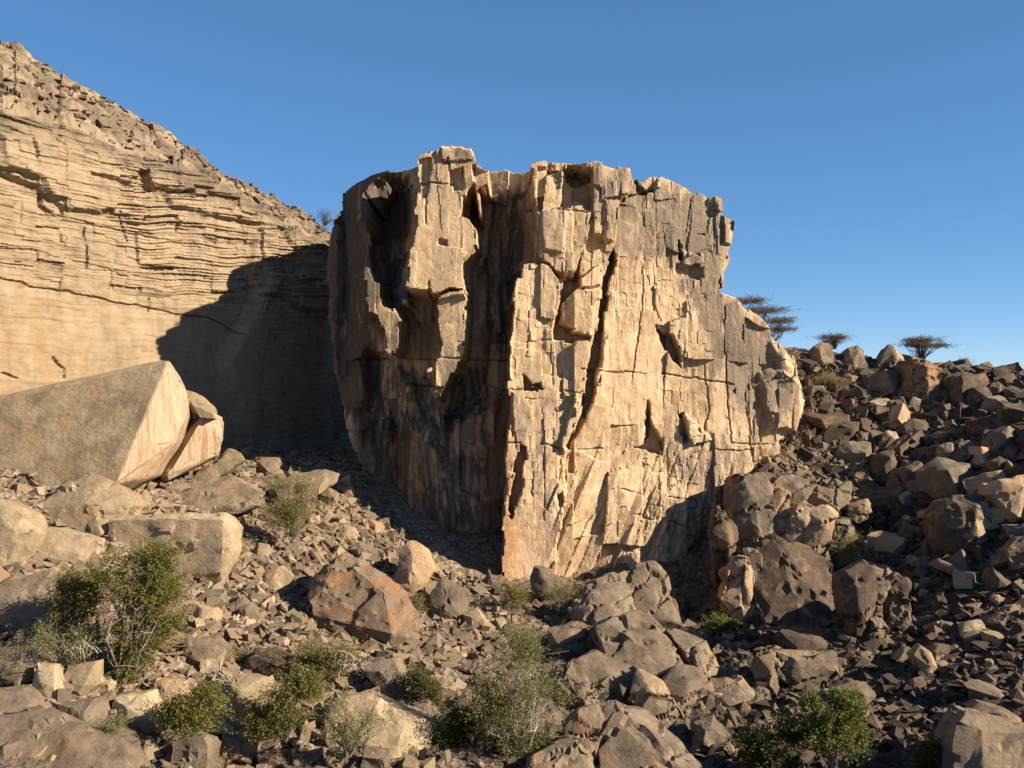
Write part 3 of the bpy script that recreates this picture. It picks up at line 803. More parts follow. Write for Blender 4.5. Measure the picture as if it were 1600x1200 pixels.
# ------------------------------------------------------------------ boulders drawn one by one
def hull_mesh(name, pts, bevel=.08, cell=.3, amp=.06, seed=0, chips=.5, fresh_dir=None, cuts=5, joints=0.0):
    """angular boulder: convex hull, worn edges, then broken relief"""
    bm = bmesh.new()
    for p in pts: bm.verts.new(p)
    r = bmesh.ops.convex_hull(bm, input=bm.verts[:])
    dead = [v for v in bm.verts if not v.link_faces]
    bmesh.ops.delete(bm, geom=dead, context='VERTS')
    rc = random.Random(seed * 31 + 5)
    for _ in range(cuts):                                  # corners broken off
        if not bm.verts: break
        vs = [v.co.copy() for v in bm.verts]; cen = sum(vs, Vector()) / len(vs)
        c0 = rc.choice(vs); nrm = ((c0 - cen).normalized() + Vector((rc.gauss(0, .35), rc.gauss(0, .35), rc.gauss(0, .35)))).normalized()
        ext = max((v - cen).dot(nrm) for v in vs); dd = ext * rc.uniform(.80, .93)
        bmesh.ops.bisect_plane(bm, geom=bm.verts[:] + bm.edges[:] + bm.faces[:], plane_co=cen + nrm * dd, plane_no=nrm, clear_outer=True)
        vs = [v.co.copy() for v in bm.verts]; bm.clear()
        for v in vs: bm.verts.new(v)
        bmesh.ops.convex_hull(bm, input=bm.verts[:])
        bmesh.ops.delete(bm, geom=[v for v in bm.verts if not v.link_faces], context='VERTS')
    bmesh.ops.dissolve_limit(bm, angle_limit=math.radians(7), verts=bm.verts[:], edges=bm.edges[:])
    if fresh_dir is not None:
        for f in bm.faces:
            if f.normal.dot(fresh_dir) > .62: f.material_index = 1
    if bevel > 0:
        try: bmesh.ops.bevel(bm, geom=bm.edges[:], offset=bevel, segments=1, affect='EDGES', clamp_overlap=True)
        except Exception: pass
    bmesh.ops.triangulate(bm, faces=bm.faces[:])
    for it in range(5):
        long = [e for e in bm.edges if e.calc_length() > cell * 1.5]
        if not long or len(bm.faces) > (5500 if joints else 9000): break
        bmesh.ops.subdivide_edges(bm, edges=long, cuts=1, use_grid_fill=False)
        bmesh.ops.triangulate(bm, faces=[f for f in bm.faces if len(f.verts) > 3])
    bm.normal_update()
    n = len(bm.verts)
    co = np.array([v.co for v in bm.verts]); no = np.array([v.normal for v in bm.verts])
    x, y, z = co.T; o = seed * 13.7
    k = 1.0 / max(.35, cell * 4)
    d = amp * .8 * fbm(x * k * .5 + o, y * k * .5, z * k * .5, 300, 4, .55)
    f1, e, cid, *_r = voro(x * k * .9 + o, y * k * .9, z * k * .9, 310)
    d += chips * amp * (2.4 * (cid - .6) + 2.6 * (_r[0] * (cid - .5) + _r[2] * (.5 - cid)))
    f1, e, cid, *_r = voro(x * k * 2.4 + o, y * k * 2.0, z * k * 2.4, 312)
    d += chips * amp * .8 * (cid - .6)
    if joints:                                             # jointed bedrock: stepped slabs with open cracks between
        a_ = .55 + .25 * math.sin(seed); u_ = x * math.cos(a_) + z * math.sin(a_) * .8; v_ = -x * math.sin(a_) * .6 + z * math.cos(a_)
        f1, e, cid, *_r = voro(u_ * .30 + o + .15 * fbm(x * .6, y * .6, z * .6, 330, 2), y * .28, v_ * .62, 331)
        d += joints * (1.5 * (cid - .55) + .9 * (_r[0] * (cid - .4) + _r[2] * (np.mod(cid * 7.1, 1) - .5)) - .9 * (1 - sstep(0, .06, e)))
        f1, e, cid, *_r = voro(u_ * .9 + o, y * .8, v_ * 1.7, 335)
        d += joints * .28 * (cid - .5)
    co += no * d[:, None]
    for v, c in zip(bm.verts, co): v.co = c
    me = bpy.data.meshes.new(name); bm.to_mesh(me); bm.free()
    return me

HERO = []      # (px, py, width, short name used to describe smaller neighbours)
hero_n = 0
def rock(label, s, matk='brown', ridge='', thick=.75, lean=.35, Y=None, name='boulder', cat='boulder', group=None, parent=None,
         amp=None, chips=.5, short=None, rec=0.0, two=None, dY=0.0, det=1.0, grow=1.0, cuts=5, joints=0.0):
    """boulder whose outline in the photograph is s; ridge: points px,py,d that stand out d metres to the viewer;
    rec: metres that the right end lies further back per metre of width"""
    global hero_n
    hero_n += 1
    poly = P(s); r = random.Random(hero_n * 7 + 3)
    if grow != 1:
        mx_, my_ = sum(p[0] for p in poly) / len(poly), sum(p[1] for p in poly) / len(poly)
        poly = [(mx_ + (a - mx_) * grow, my_ + (b - my_) * grow) for a, b in poly]
    xs = [p[0] for p in poly]; ys = [p[1] for p in poly]
    cx_, lo, hi = (min(xs) + max(xs)) / 2, max(ys), min(ys)
    h = hit(cx_, min(lo - .12 * (lo - hi), 1250))
    Yg = h[1] if h else 104.0
    Y = Yg if Y is None else min(Y, Yg)
    Y += dY
    k = Y / FPX; w = (max(xs) - min(xs)) * k; hgt = (lo - hi) * k; size = (w + hgt) / 2
    pts = []
    for px, py in poly:
        d = lean * (lo - py) * k + rec * (px - cx_) * k + r.uniform(-.04, .10) * size
        a = at(px, py, Y + d); pts.append(a)
        t = thick * size * r.uniform(.8, 1.15)
        cxw, cyw, czw = at(cx_, (lo + hi) / 2, Y + d + t)
        b = (a[0] + (cxw - a[0]) * .10, a[1] + t, a[2] + (czw - a[2]) * .10 - .12 * t)
        pts.append(b)
    rv = [float(a) for a in ridge.replace(',', ' ').split()]
    for i in range(0, len(rv), 3):
        px, py, dd = rv[i:i + 3]
        pts.append(at(px, py, Y + lean * (lo - py) * k + rec * (px - cx_) * k - dd))
    if not rv:
        for q in range(3):
            px = cx_ + (r.uniform(-.22, .30)) * (max(xs) - min(xs)); py = (lo + hi) / 2 + r.uniform(-.25, .3) * (lo - hi)
            pts.append(at(px, py, Y + lean * (lo - py) * k - r.uniform(.10, .26) * size))
    base = Vector(at(cx_, lo, Y + thick * size * .5))
    if parent is None: loc = base
    else: loc = Vector((0, 0, 0)); base = Vector(parent.location)
    pts = [tuple(Vector(p) - base) for p in pts]
    me = hull_mesh(name, pts, bevel=min(.07, size * .022), cell=max(.13, min(.3, size / 12)) / det, amp=amp if amp is not None else min(.16, size * .035),
                   seed=hero_n, chips=chips, cuts=cuts, joints=joints, fresh_dir=Vector((.9, -.45, .05)).normalized() if two else None)
    o = link(name, me, M[matk], parent)
    if two: me.materials.append(M[two])
    me.polygons.foreach_set('use_smooth', np.ones(len(me.polygons), bool)); me.set_sharp_from_angle(angle=math.radians(24))
    if parent is None:
        o.location = base
        tag(o, label, cat, group)
        HERO.append((cx_, (lo + hi) / 2, max(xs) - min(xs), lo - hi, short))
    return o

L = 'loose boulders below the cliffs'
# left: the great slab and what lies round it
rock('huge tan block with a pink and white streaked right face, standing against the pale cliff', '-90,650 0,617 80,608 160,585 250,563 266,565 292,612 293,645 275,690 240,745 205,765 176,762 150,778 60,782 0,768 -90,740',
     'tan', '261,566,1.5 205,700,2.0 180,757,1.8', thick=.35, lean=.28, rec=-.02, Y=66.0, two='streak', short='the huge streaked block', amp=.05, chips=.5, cuts=0)
rock('tall leaning slab wedged right of the huge streaked block', '243,752 262,715 284,676 312,642 332,642 349,651 346,690 338,712 290,738 262,752', 'tan', '318,650,.7 262,742,.7', thick=.25, Y=69, two='streak', cuts=1, chips=.3, short='the tall leaning slab')
rock('small flat slab balanced on top between the streaked block and the leaning slab', '284,608 300,611 330,638 333,654 312,652 290,636', 'tan', thick=1.0, Y=69.3, lean=.5)
rock('sloping tan slab lying right of the tall leaning slab', '288,758 325,722 363,700 382,716 350,742 318,760', 'tan', '340,722,.3', thick=.5, short='the sloping tan slab', Y=71.5)
rock('small upright orange cube of rock at the edge of the cliff shade', '397,714 436,713 439,722 431,742 412,744 402,728', 'orange', thick=.7, lean=.1, short='the orange cube of rock', Y=78.0, dY=0)
rock('broad flat slab lying level above the pale squared block', '226,792 262,768 305,752 362,742 404,768 402,790 372,803 300,806 245,806', 'brown', '330,775,.5', thick=.6, lean=1.3, short='the broad flat slab', Y=67.5)
rock('small dark slab in front of the foot of the tall leaning slab', '228,772 250,756 285,754 300,762 262,778', 'brown', thick=.7, lean=.8)
rock('large weathered block with a sloping top below the huge streaked block', '46,802 90,765 136,737 170,748 196,768 206,790 186,818 150,838 122,846 84,822', 'tan', '130,790,.6 100,800,.5', lean=.55, short='the large weathered block', Y=60.5)
rock('cracked cream-coloured rock under the large weathered block', '28,892 42,855 76,822 112,850 146,842 136,870 110,898 70,896', 'pale', '80,855,.3', lean=.5, short='the cracked cream rock', Y=58.5)
rock('rounded tan boulder cut by the left edge, above the pale rocks', '-70,790 0,780 36,800 56,832 34,880 6,900 -70,905', 'tan', '20,830,.4', lean=.35, short='the rounded boulder at the left edge', Y=57)
rock('big pale squared block with a flat sunlit front, right of the large green bush', '168,812 190,806 240,806 300,808 352,799 370,822 366,860 358,892 346,912 290,906 210,902 166,880', 'pale', '195,815,.2 350,812,.5 345,895,.5', thick=.55, lean=.15, rec=-.05, short='the pale squared block', Y=61.5, amp=.09, chips=.7, cuts=2)
rock('wide brown boulder at the left edge beside the large green bush', '-70,925 20,905 84,889 128,932 116,985 60,1012 -70,1020', 'brown', '60,930,.5', lean=.6, short='the wide brown boulder at the left edge', Y=49.5)
rock('low rounded grey-brown boulder at the left edge, second row up', '-60,1020 40,1014 78,1048 36,1084 -60,1090', 'brown', lean=.5, Y=46.5)
rock('smooth pale boulder standing right of the low rounded one at the left edge', '44,1082 58,1036 84,1038 102,1078 97,1112 66,1118', 'pale', lean=.35, short='the smooth pale boulder', Y=45.5)
rock('pale upright boulder directly below the large green bush', '93,1062 108,1040 150,1033 153,1070 132,1090 114,1096', 'pale', lean=.35, short='the pale upright boulder', Y=46.8)
rock('flat rounded grey boulder at the left edge just above the bottom slab', '-60,1082 38,1075 78,1104 70,1124 -60,1130', 'brown', lean=.6, Y=43.5)
rock('large smooth slab filling the bottom left corner', '-90,1126 50,1110 120,1124 190,1150 215,1190 220,1290 -90,1290', 'brown', '100,1150,.3', lean=.9, thick=.8, short='the smooth corner slab', Y=40)
rock('squared brown rock above the right end of the corner slab', '90,1100 150,1089 162,1120 152,1162 98,1152', 'brown', lean=.4, Y=43.2)
rock('pale wedge-shaped boulder left of the round green bush near the bottom', '172,1088 230,1080 256,1140 205,1152 172,1132', 'pale', lean=.5, short='the pale wedge', Y=43.6)
rock('warm brown rounded boulder above the round green bush near the bottom', '232,1074 252,1060 286,1064 291,1090 264,1110 240,1100', 'gold', lean=.4, short='the warm brown boulder')
rock('tall pale boulder with a domed top right of the round green bush', '338,1088 344,1070 366,1054 408,1058 428,1082 412,1130 388,1166 348,1146', 'pale', '375,1080,.4', lean=.3, short='the tall domed boulder', Y=45.3)
rock('flat-topped brown boulder in the middle of the left rubble', '278,1018 290,998 338,997 356,1020 348,1048 300,1044', 'brown', lean=.5, short='the flat-topped boulder')
rock('dark jagged boulder left of the yellow-green shrubs', '378,1034 395,1016 430,1011 456,1030 452,1052 430,1067 400,1054', 'dark', lean=.25, short='the dark jagged boulder', amp=.1)
rock('flat grey slab tucked against the foot of the pale squared block', '292,925 308,919 352,922 356,946 336,946 300,938', 'brown', lean=.7)
rock('rounded cushion-shaped stone under the flat grey slab', '290,956 302,940 336,950 346,966 330,978 300,972', 'tan', lean=.5)
rock('square stone right of the flat grey slab in the rubble', '354,930 372,926 378,948 358,952', 'brown', lean=.4)
rock('blocky stone below the square stone in the left rubble', '372,950 392,940 404,962 400,980 374,978', 'brown', lean=.4)
rock('pale angular stone in the rubble left of the big rusty boulder', '402,926 410,900 436,884 457,900 446,926 424,936', 'tan', '425,905,.3', lean=.4, short='the pale angular stone')
rock('huge rusty-orange boulder in the middle of the rubble slope', '477,958 480,925 492,898 525,864 560,877 606,905 636,935 656,984 642,1014 602,1030 570,1020 540,1002 505,986', 'orange', '505,925,.5 600,925,.9 612,990,1.0 560,985,.6 540,900,.2', lean=.5, thick=.7, short='the huge rusty boulder', Y=59.0, amp=.16, chips=.9)
rock('leaning wedge of rock with an orange tip against the shaded tower', '610,912 627,852 646,841 666,858 682,886 660,920 646,948 622,936', 'gold', '640,870,.4 650,920,.5', lean=.3, short='the leaning orange-tipped wedge', Y=66)
rock('low ragged block right of the leaning orange-tipped wedge', '664,938 690,902 716,912 738,932 728,965 700,982 668,968', 'brown', lean=.45, short='the low ragged block', amp=.12, Y=65)
rock('small tan wedge touching the right end of the low ragged block', '722,960 745,948 768,978 762,994 736,994', 'tan', lean=.4, Y=64)
rock('dark cracked boulder with a pointed foot left of the drab bush', '566,1048 577,1034 625,1026 634,1060 628,1104 612,1110 586,1078', 'brown', '600,1050,.3', lean=.3, short='the cracked pointed boulder', Y=54, amp=.1)
rock('broad pale outcrop low down, left of the tall wispy tree', '508,1118 530,1092 572,1084 625,1104 682,1130 676,1172 600,1190 515,1186', 'pale', '590,1115,.4 650,1140,.5', lean=.7, thick=.6, short='the broad pale outcrop', Y=47.5)
rock('flat ledge of grey rock cut by the bottom edge', '515,1192 600,1184 720,1187 775,1196 785,1290 500,1290', 'brown', lean=2.2, thick=1.0, Y=40.0, short='the grey ledge at the bottom edge', amp=.05)
rock('dark low boulder between the left bush and the grey ledge', '400,1182 430,1172 452,1186 455,1215 400,1215', 'dark', lean=.4)
rock('ball-shaped tan stone perched above the huge rusty boulder', '523,838 536,822 554,824 561,838 548,852 528,850', 'tan', lean=.3, short='the ball-shaped stone')
rock('flat brown block lying just above the huge rusty boulder', '545,858 560,845 588,858 592,874 576,881 555,868', 'brown', lean=.5, short='the flat brown block')
rock('long pale slab behind the olive bush, at the edge of the tower shade', '424,760 458,740 508,733 531,740 526,752 502,766 470,786 438,782', 'tan', lean=.9, short='the long pale slab', Y=72)
rock('squarish stone right of the olive bush', '500,772 512,760 529,770 528,790 512,796 503,788', 'tan', lean=.3)
rock('pointed stone on the crest of the rubble, in front of the shade', '526,752 546,740 549,756 540,762', 'tan', lean=.2)
rock('small stone behind the pointed stone on the rubble crest', '534,764 552,758 556,776 540,782', 'gold', lean=.2)
rock('small tilted slab on the rubble below the squarish stone', '497,812 512,800 520,806 508,822', 'tan', lean=.3)
rock('dark brown wedge leaning on the foot of the sunlit corner', '826,906 838,880 862,892 883,908 881,930 852,941 833,932', 'brown', '850,905,.3', lean=.3, short='the dark wedge at the tower foot', Y=68.5)
rock('thin upright splinter of rock at the tower corner foot', '757,905 764,888 769,905 774,918 760,920', 'brown', lean=.1, Y=70)

# the blocks of the right-hand slope, from the skyline down
rock('upright brown block on the skyline nearest the tower shoulder', '1267,562 1271,541 1285,533 1303,540 1304,578 1290,582 1275,576', 'brown', lean=.1, short='the upright skyline block')
rock('narrow upright block, second on the skyline right of the tower', '1319,562 1325,542 1340,538 1351,548 1351,570 1336,586 1322,582', 'brown', lean=.1, short='the second skyline block')
rock('jagged block with a pale broken face on the skyline', '1372,577 1378,555 1390,537 1408,545 1421,556 1413,576 1396,594 1380,590', 'brown', '1400,560,.5', two='gold', lean=.15, short='the jagged skyline block', amp=.14)
rock('tall golden crag below the middle acacia on the right slope', '1410,615 1420,588 1426,560 1440,545 1462,553 1476,575 1472,612 1460,646 1440,651 1418,640', 'orange', '1450,580,1.2 1452,620,1.0', lean=.15, short='the tall golden crag', amp=.16, chips=.8, joints=.3, det=1.4)
rock('small pale block with a square lit face left of the golden crag', '1359,628 1368,622 1393,623 1389,645 1376,651 1361,646', 'pale', lean=.1, short='the small pale block')
rock('wide dark block with a lit right end on the upper slope', '1283,660 1305,656 1343,660 1345,676 1335,696 1300,701 1285,686', 'dark', '1335,670,.5', lean=.2, short='the wide dark block')
rock('round brown boulder below and left of the golden crag', '1378,690 1385,672 1400,674 1408,690 1396,704 1383,702', 'gold', lean=.15, short='the round brown boulder')
rock('dark faceted boulder right below the golden crag', '1402,672 1424,654 1446,655 1462,672 1451,686 1425,689', 'dark', lean=.2, short='the dark faceted boulder')
rock('dark rounded block on the upper slope right of the golden crag', '1474,592 1500,579 1521,582 1526,596 1512,613 1480,613', 'dark', lean=.15, short='the dark rounded block')
rock('dark squarish block below the dark rounded block', '1511,626 1520,605 1545,602 1553,621 1541,641 1515,643', 'dark', '1540,620,.5', lean=.1, short='the dark squarish block')
rock('long dark slab tilted under the dark squarish block', '1524,668 1545,651 1576,640 1582,656 1560,676 1530,680', 'dark', lean=.5, short='the long dark slab')
rock('pale flat-topped slab in the middle of the right slope', '1498,692 1512,688 1543,689 1545,706 1530,712 1500,708', 'brown', lean=.5, short='the pale flat-topped slab')
rock('sharp block with a pale lit right face near the right edge', '1543,692 1556,674 1576,662 1592,674 1591,696 1570,716 1550,712', 'brown', '1570,690,.7', lean=.1, short='the sharp pale-faced block')
rock('pale rounded block left of the flat-topped slab', '1465,716 1468,696 1488,690 1498,710 1495,722 1470,729', 'brown', '1488,705,.5', lean=.15)
rock('dark rounded block under the pale rounded one', '1475,742 1490,728 1507,738 1511,760 1492,777 1478,766', 'dark', lean=.15, short='the dark rounded stone')
rock('dark block under the sharp pale-faced block', '1544,722 1562,712 1586,722 1588,742 1560,752 1546,742', 'dark', lean=.2)
rock('dark upright block left of the dark rounded stone', '1410,750 1418,722 1440,716 1448,745 1438,772 1416,772', 'dark', lean=.1, short='the dark upright block')
rock('tall shadowed slab in the gully below the wide dark block', '1364,752 1374,706 1396,699 1406,730 1392,762', 'dark', lean=.15, short='the tall shadowed slab')
rock('great squared boulder with a bright broken right end', '1457,800 1470,778 1500,772 1530,770 1541,776 1553,810 1563,836 1546,862 1520,868 1495,881 1470,868 1462,832', 'dark', '1526,790,1.2 1524,855,1.1 1475,830,.3', lean=.08, thick=.6, short='the great squared boulder', amp=.13, chips=.9, two='pale')
rock('large tilted slab with vertical grooves at the right edge', '1545,772 1560,750 1600,741 1650,746 1650,800 1596,806 1576,826 1564,792', 'gold', lean=.15, short='the grooved slab at the right edge')
rock('pale rock cut by the right edge under the grooved slab', '1572,860 1590,838 1650,842 1650,890 1584,892', 'brown', lean=.2)
rock('small cream stone at the foot of the great squared boulder', '1498,880 1508,872 1520,876 1521,888 1506,894', 'pale', lean=.2)
rock('wedge with a dark left side right of the small cream stone', '1546,908 1551,886 1580,910 1584,921 1553,931', 'dark', '1560,905,.5', lean=.2, short='the dark wedge')
rock('large dark block under a rough flat top in the bottom right corner', '1490,1165 1494,1132 1522,1110 1575,1125 1660,1150 1660,1290 1500,1290', 'brown', '1530,1140,.4', lean=.5, thick=.7, short='the corner block', Y=44.5)
rock('long orange slab lying behind the bottom right corner block', '1516,1108 1530,1095 1566,1104 1600,1124 1600,1140 1545,1125', 'orange', lean=.8, Y=47)
rock('large smooth grey boulder right of the bright green tree', '1304,1076 1330,1064 1356,1069 1373,1092 1356,1111 1335,1101', 'brown', '1350,1085,.4', lean=.35, short='the smooth grey boulder')
rock('small block under the smooth grey boulder', '1330,1112 1352,1108 1372,1120 1362,1134 1336,1130', 'brown', lean=.4)
rock('upright tan slab standing alone in the lower right rubble', '1427,1022 1440,1007 1456,1020 1469,1046 1450,1064 1438,1048', 'gold', '1455,1035,.4', lean=.1, short='the upright tan slab')
rock('dark cube behind the upright tan slab', '1451,1016 1462,1004 1484,1008 1487,1026 1470,1038', 'dark', lean=.2)
rock('flat grey slab in the rubble right of the upright tan slab', '1474,1074 1490,1064 1512,1062 1513,1080 1484,1086', 'brown', lean=.7)
rock('dark rounded rock above the shrub at the foot of the dark gully', '1349,845 1366,838 1388,850 1392,862 1372,868 1352,860', 'brown', lean=.4, Y=74.5)

# outcrops: one thing each, its blocks are parts
def outcrop(label, px, py, Y, blocks, matk, short, cat='outcrop'):
    e = empty('rock_outcrop', at(px, py, Y)); tag(e, label, cat)
    HERO.append((px, py, 150, 150, short))
    for b in blocks:
        s, rd = b[0], b[1]; kw = b[2] if len(b) > 2 else {}
        mk = kw.pop('m', matk); kw.setdefault('grow', 1.2); kw['chips'] = .25; kw['amp'] = max(kw.get('amp', 0), .09); kw['cuts'] = 6; kw['joints'] = .27; kw['det'] = 1.5
        rock('', s, mk, rd, parent=e, name='block', **kw)
    return e
outcrop('sloping grey-brown outcrop of jointed blocks below the sunlit tower face', 980, 1060, 60, [
 ('955,925 972,900 992,888 1020,886 1037,902 1042,945 1062,986 1020,990 985,968', '1010,930,.5', dict(Y=65, lean=.8, thick=.5, m='brown')),
 ('896,950 920,918 955,905 985,925 990,962 950,985 905,985', '', dict(Y=64, lean=.9, thick=.5, amp=.16, m='brown')),
 ('862,985 900,972 935,985 930,1020 890,1035 865,1020', '', dict(Y=62, lean=.8, thick=.5)),
 ('928,990 950,972 1000,965 1034,985 1078,1040 1062,1062 1030,1070 985,1045 945,1025', '1000,1000,.3 1040,1040,.4', dict(Y=60, lean=.9, thick=.5, amp=.05)),
 ('900,1035 935,1018 985,1042 1000,1085 960,1105 915,1080', '950,1050,.4', dict(Y=58.5, lean=.6, thick=.5)),
 ('870,1045 895,1035 912,1075 902,1112 872,1100', '', dict(Y=58, lean=.4, m='brown')),
 ('1000,1052 1035,1068 1050,1100 1010,1125 985,1095', '1020,1085,.4', dict(Y=57.5, lean=.4, m='gold')),
 ('1032,1086 1060,1050 1104,1060 1117,1082 1098,1122 1062,1116', '1075,1075,.4', dict(Y=58, lean=.7, amp=.05)),
 ('1060,985 1098,1000 1115,1040 1104,1058 1078,1040 1045,990', '', dict(Y=61.5, lean=.9)),
 ('1000,1125 1014,1090 1052,1094 1082,1140 1050,1152 1015,1150', '1040,1110,.3', dict(Y=55, lean=.6, amp=.05)),
 ('930,1115 962,1100 1000,1120 990,1150 950,1150', '', dict(Y=55, lean=.6)),
 ('948,1160 972,1118 1012,1120 1062,1160 1088,1200 1090,1290 960,1290', '1010,1150,.4 1050,1200,.5', dict(Y=50, lean=.7, thick=.6, amp=.07)),
 ('878,1150 905,1118 930,1110 940,1150 925,1190 885,1195', '', dict(Y=51.5, lean=.3, thick=.5)),
 ('828,1200 850,1172 895,1165 918,1190 920,1290 820,1290', '870,1190,.4', dict(Y=47.5, lean=.7, thick=.6)),
 ('905,1085 928,1078 940,1102 925,1122 900,1110', '', dict(Y=55.5, lean=.3)),
 ('1085,1130 1115,1118 1140,1150 1120,1180 1090,1175', '', dict(Y=53.0, lean=.6)),
 ('1112,1062 1150,1060 1175,1090 1150,1112 1118,1100', '', dict(Y=57.0, lean=.7)),
], 'brown', 'the sloping outcrop')
outcrop('dark buttress with an orange broken foot, right of the black cleft', 1220, 930, 68, [
 ('1148,752 1160,748 1190,752 1215,782 1212,850 1196,900 1170,882 1152,820', '1180,790,.4 1190,860,.4', dict(Y=73.5, lean=.2, thick=.6, amp=.12, m='brown')),
 ('1112,835 1126,798 1146,830 1152,880 1136,932 1120,902', '1140,850,.4', dict(Y=71.5, lean=.1, thick=.5)),
 ('1128,935 1144,880 1166,862 1178,902 1182,972 1164,980 1140,956', '1165,900,.6 1160,950,.5', dict(Y=70, lean=.08, thick=.5, m='gold', amp=.1)),
 ('1166,870 1186,866 1200,930 1196,985 1182,980 1176,920', '', dict(Y=69.8, lean=.1, thick=.5, m='brown')),
 ('1184,872 1215,846 1262,866 1292,888 1304,935 1294,985 1262,1000 1215,985 1190,950', '1225,880,.5 1275,930,.5', dict(Y=68, lean=.75, thick=.5, amp=.14, chips=.8)),
 ('1200,985 1262,990 1300,985 1334,1022 1305,1040 1240,1022', '', dict(Y=65, lean=.8, thick=.5, amp=.12)),
 ('1212,1018 1288,1018 1320,1034 1292,1056 1256,1078 1224,1062', '1260,1035,.4', dict(Y=61.5, lean=.15, thick=.5, m='brown')),
 ('1180,1020 1212,1012 1222,1060 1215,1090 1185,1075', '', dict(Y=61.5, lean=.2, thick=.5, m='brown')),
], 'dark', 'the dark buttress')
outcrop('row of upright orange-faced blocks at the foot of the tower shoulder', 1260, 820, 74, [
 ('1196,835 1200,790 1218,770 1236,778 1232,820 1216,852', '1222,800,.3', dict(Y=74.5, lean=.05, m='gold')),
 ('1228,848 1236,802 1256,790 1272,800 1262,838 1246,856', '1258,815,.3', dict(Y=73.8, lean=.05, m='gold')),
 ('1258,852 1268,806 1288,796 1304,806 1300,846 1276,862', '1290,820,.3', dict(Y=73.4, lean=.08, m='gold')),
 ('1294,858 1302,806 1330,812 1335,838 1318,862', '1322,825,.3', dict(Y=73, lean=.15, m='brown')),
 ('1205,770 1225,742 1262,745 1280,768 1262,792 1230,780', '', dict(Y=77, lean=.8, m='brown')),
 ('1262,790 1280,762 1306,768 1325,790 1305,806 1280,800', '', dict(Y=76, lean=.7, m='brown')),
 ('1290,768 1305,748 1330,758 1328,778 1310,785', '', dict(Y=78, lean=.5, m='brown')),
 ('1330,790 1352,782 1358,800 1345,815 1330,808', '1350,795,.3', dict(Y=75.5, lean=.2, m='gold')),
], 'brown', 'the orange-faced blocks')
outcrop('ribbed dark crag with upright columns in the lower right rubble', 1375, 945, 66, [
 ('1322,905 1350,888 1365,905 1362,985 1340,1000 1325,965', '', dict(Y=67, lean=.02, m='dark')),
 ('1362,925 1372,905 1388,915 1392,950 1384,975 1366,965', '1382,930,.3', dict(Y=65.5, lean=.05, m='brown')),
 ('1356,1000 1362,965 1378,960 1386,985 1378,1002', '', dict(Y=64, lean=.1, m='brown')),
 ('1390,950 1402,925 1416,935 1424,975 1412,992 1394,988', '1412,950,.3', dict(Y=65, lean=.1, m='brown')),
 ('1338,900 1360,880 1392,890 1405,915 1370,915', '', dict(Y=68, lean=.9, m='brown')),
 ('1390,912 1408,902 1425,925 1418,945 1400,935', '', dict(Y=66.5, lean=.5, m='dark')),
], 'dark', 'the ribbed crag')

# ------------------------------------------------------------------ middle-sized boulders, one object each
def stone_shape(name, seed, dims, sides=14, detail=True):
    r = random.Random(seed)
    pts = []
    for q in range(8):
        pts.append(((.5 if q & 1 else -.5) * dims[0] * r.uniform(.62, 1.1), (.5 if q & 2 else -.5) * dims[1] * r.uniform(.62, 1.1), (.5 if q & 4 else -.5) * dims[2] * r.uniform(.62, 1.1)))
    if sides > 9: pts.append((r.uniform(-.3, .3), r.uniform(-.3, .3), dims[2] * .68))
    return hull_mesh(name, pts, bevel=.012, cell=.15, amp=.035, seed=seed, chips=1.0, cuts=4)

SHAPES = [('blocky', (1.0, .9, .85), 9), ('squarish', (1.1, 1, .9), 10), ('flat', (1.3, 1.1, .45), 10), ('wedge-shaped', (1.2, .8, .75), 7), ('long', (1.6, .8, .6), 9),
          ('many-sided', (1.0, 1.0, .95), 14), ('pointed', (.8, .8, 1.25), 7), ('slab-like', (1.5, .9, .4), 8), ('angular', (1.1, .95, .9), 8), ('tilted', (1.3, 1.0, .7), 8)]
smesh = {}
for i, (w, d, n) in enumerate(SHAPES):
    for v in range(3): smesh[(i, v)] = stone_shape('boulder', 50 + i * 3 + v, d, n)
mvar = {}
def stone_mesh(i, v, mk):
    k = (i, v, mk)
    if k not in mvar:
        m = smesh[(i, v)].copy(); m.materials.clear(); m.materials.append(M[mk])
        m.polygons.foreach_set('use_smooth', np.ones(len(m.polygons), bool)); m.set_sharp_from_angle(angle=math.radians(24)); mvar[k] = m
    return mvar[k]

LM = [h for h in HERO if h[4]] + [(1195, 495, 90, 50, 'the acacia beside the tower'), (1300, 530, 45, 25, 'the small acacia on the skyline'), (1445, 540, 65, 30, 'the middle acacia'),
      (452, 790, 90, 90, 'the olive bush'), (805, 1090, 140, 200, 'the tall wispy tree'), (1128, 980, 50, 40, 'the small leafy bush'), (1300, 1130, 90, 100, 'the bright green tree'),
      (222, 940, 140, 220, 'the large green bush'), (298, 1110, 90, 80, 'the round green bush'), (800, 945, 60, 80, 'the drab shrub at the tower foot'), (1340, 862, 60, 40, 'the shrub under the dark gully'), (665, 1080, 60, 80, 'the drab bush')]
TONE = dict(brown='brown', tan='tan', pale='pale', orange='rusty', dark='dark', gold='golden-brown')
used = {}
def rel(px, py, h):
    dx, dy = px - h[0], py - h[1]
    if abs(dx) < .42 * h[2] and abs(dy) < .42 * h[3]: return 'lying against', h[4]
    a = math.degrees(math.atan2(-dy, dx)) % 360
    names = ['right of', 'above and right of', 'above', 'above and left of', 'left of', 'below and left of', 'below', 'below and right of']
    return names[int((a + 22.5) // 45) % 8], h[4]
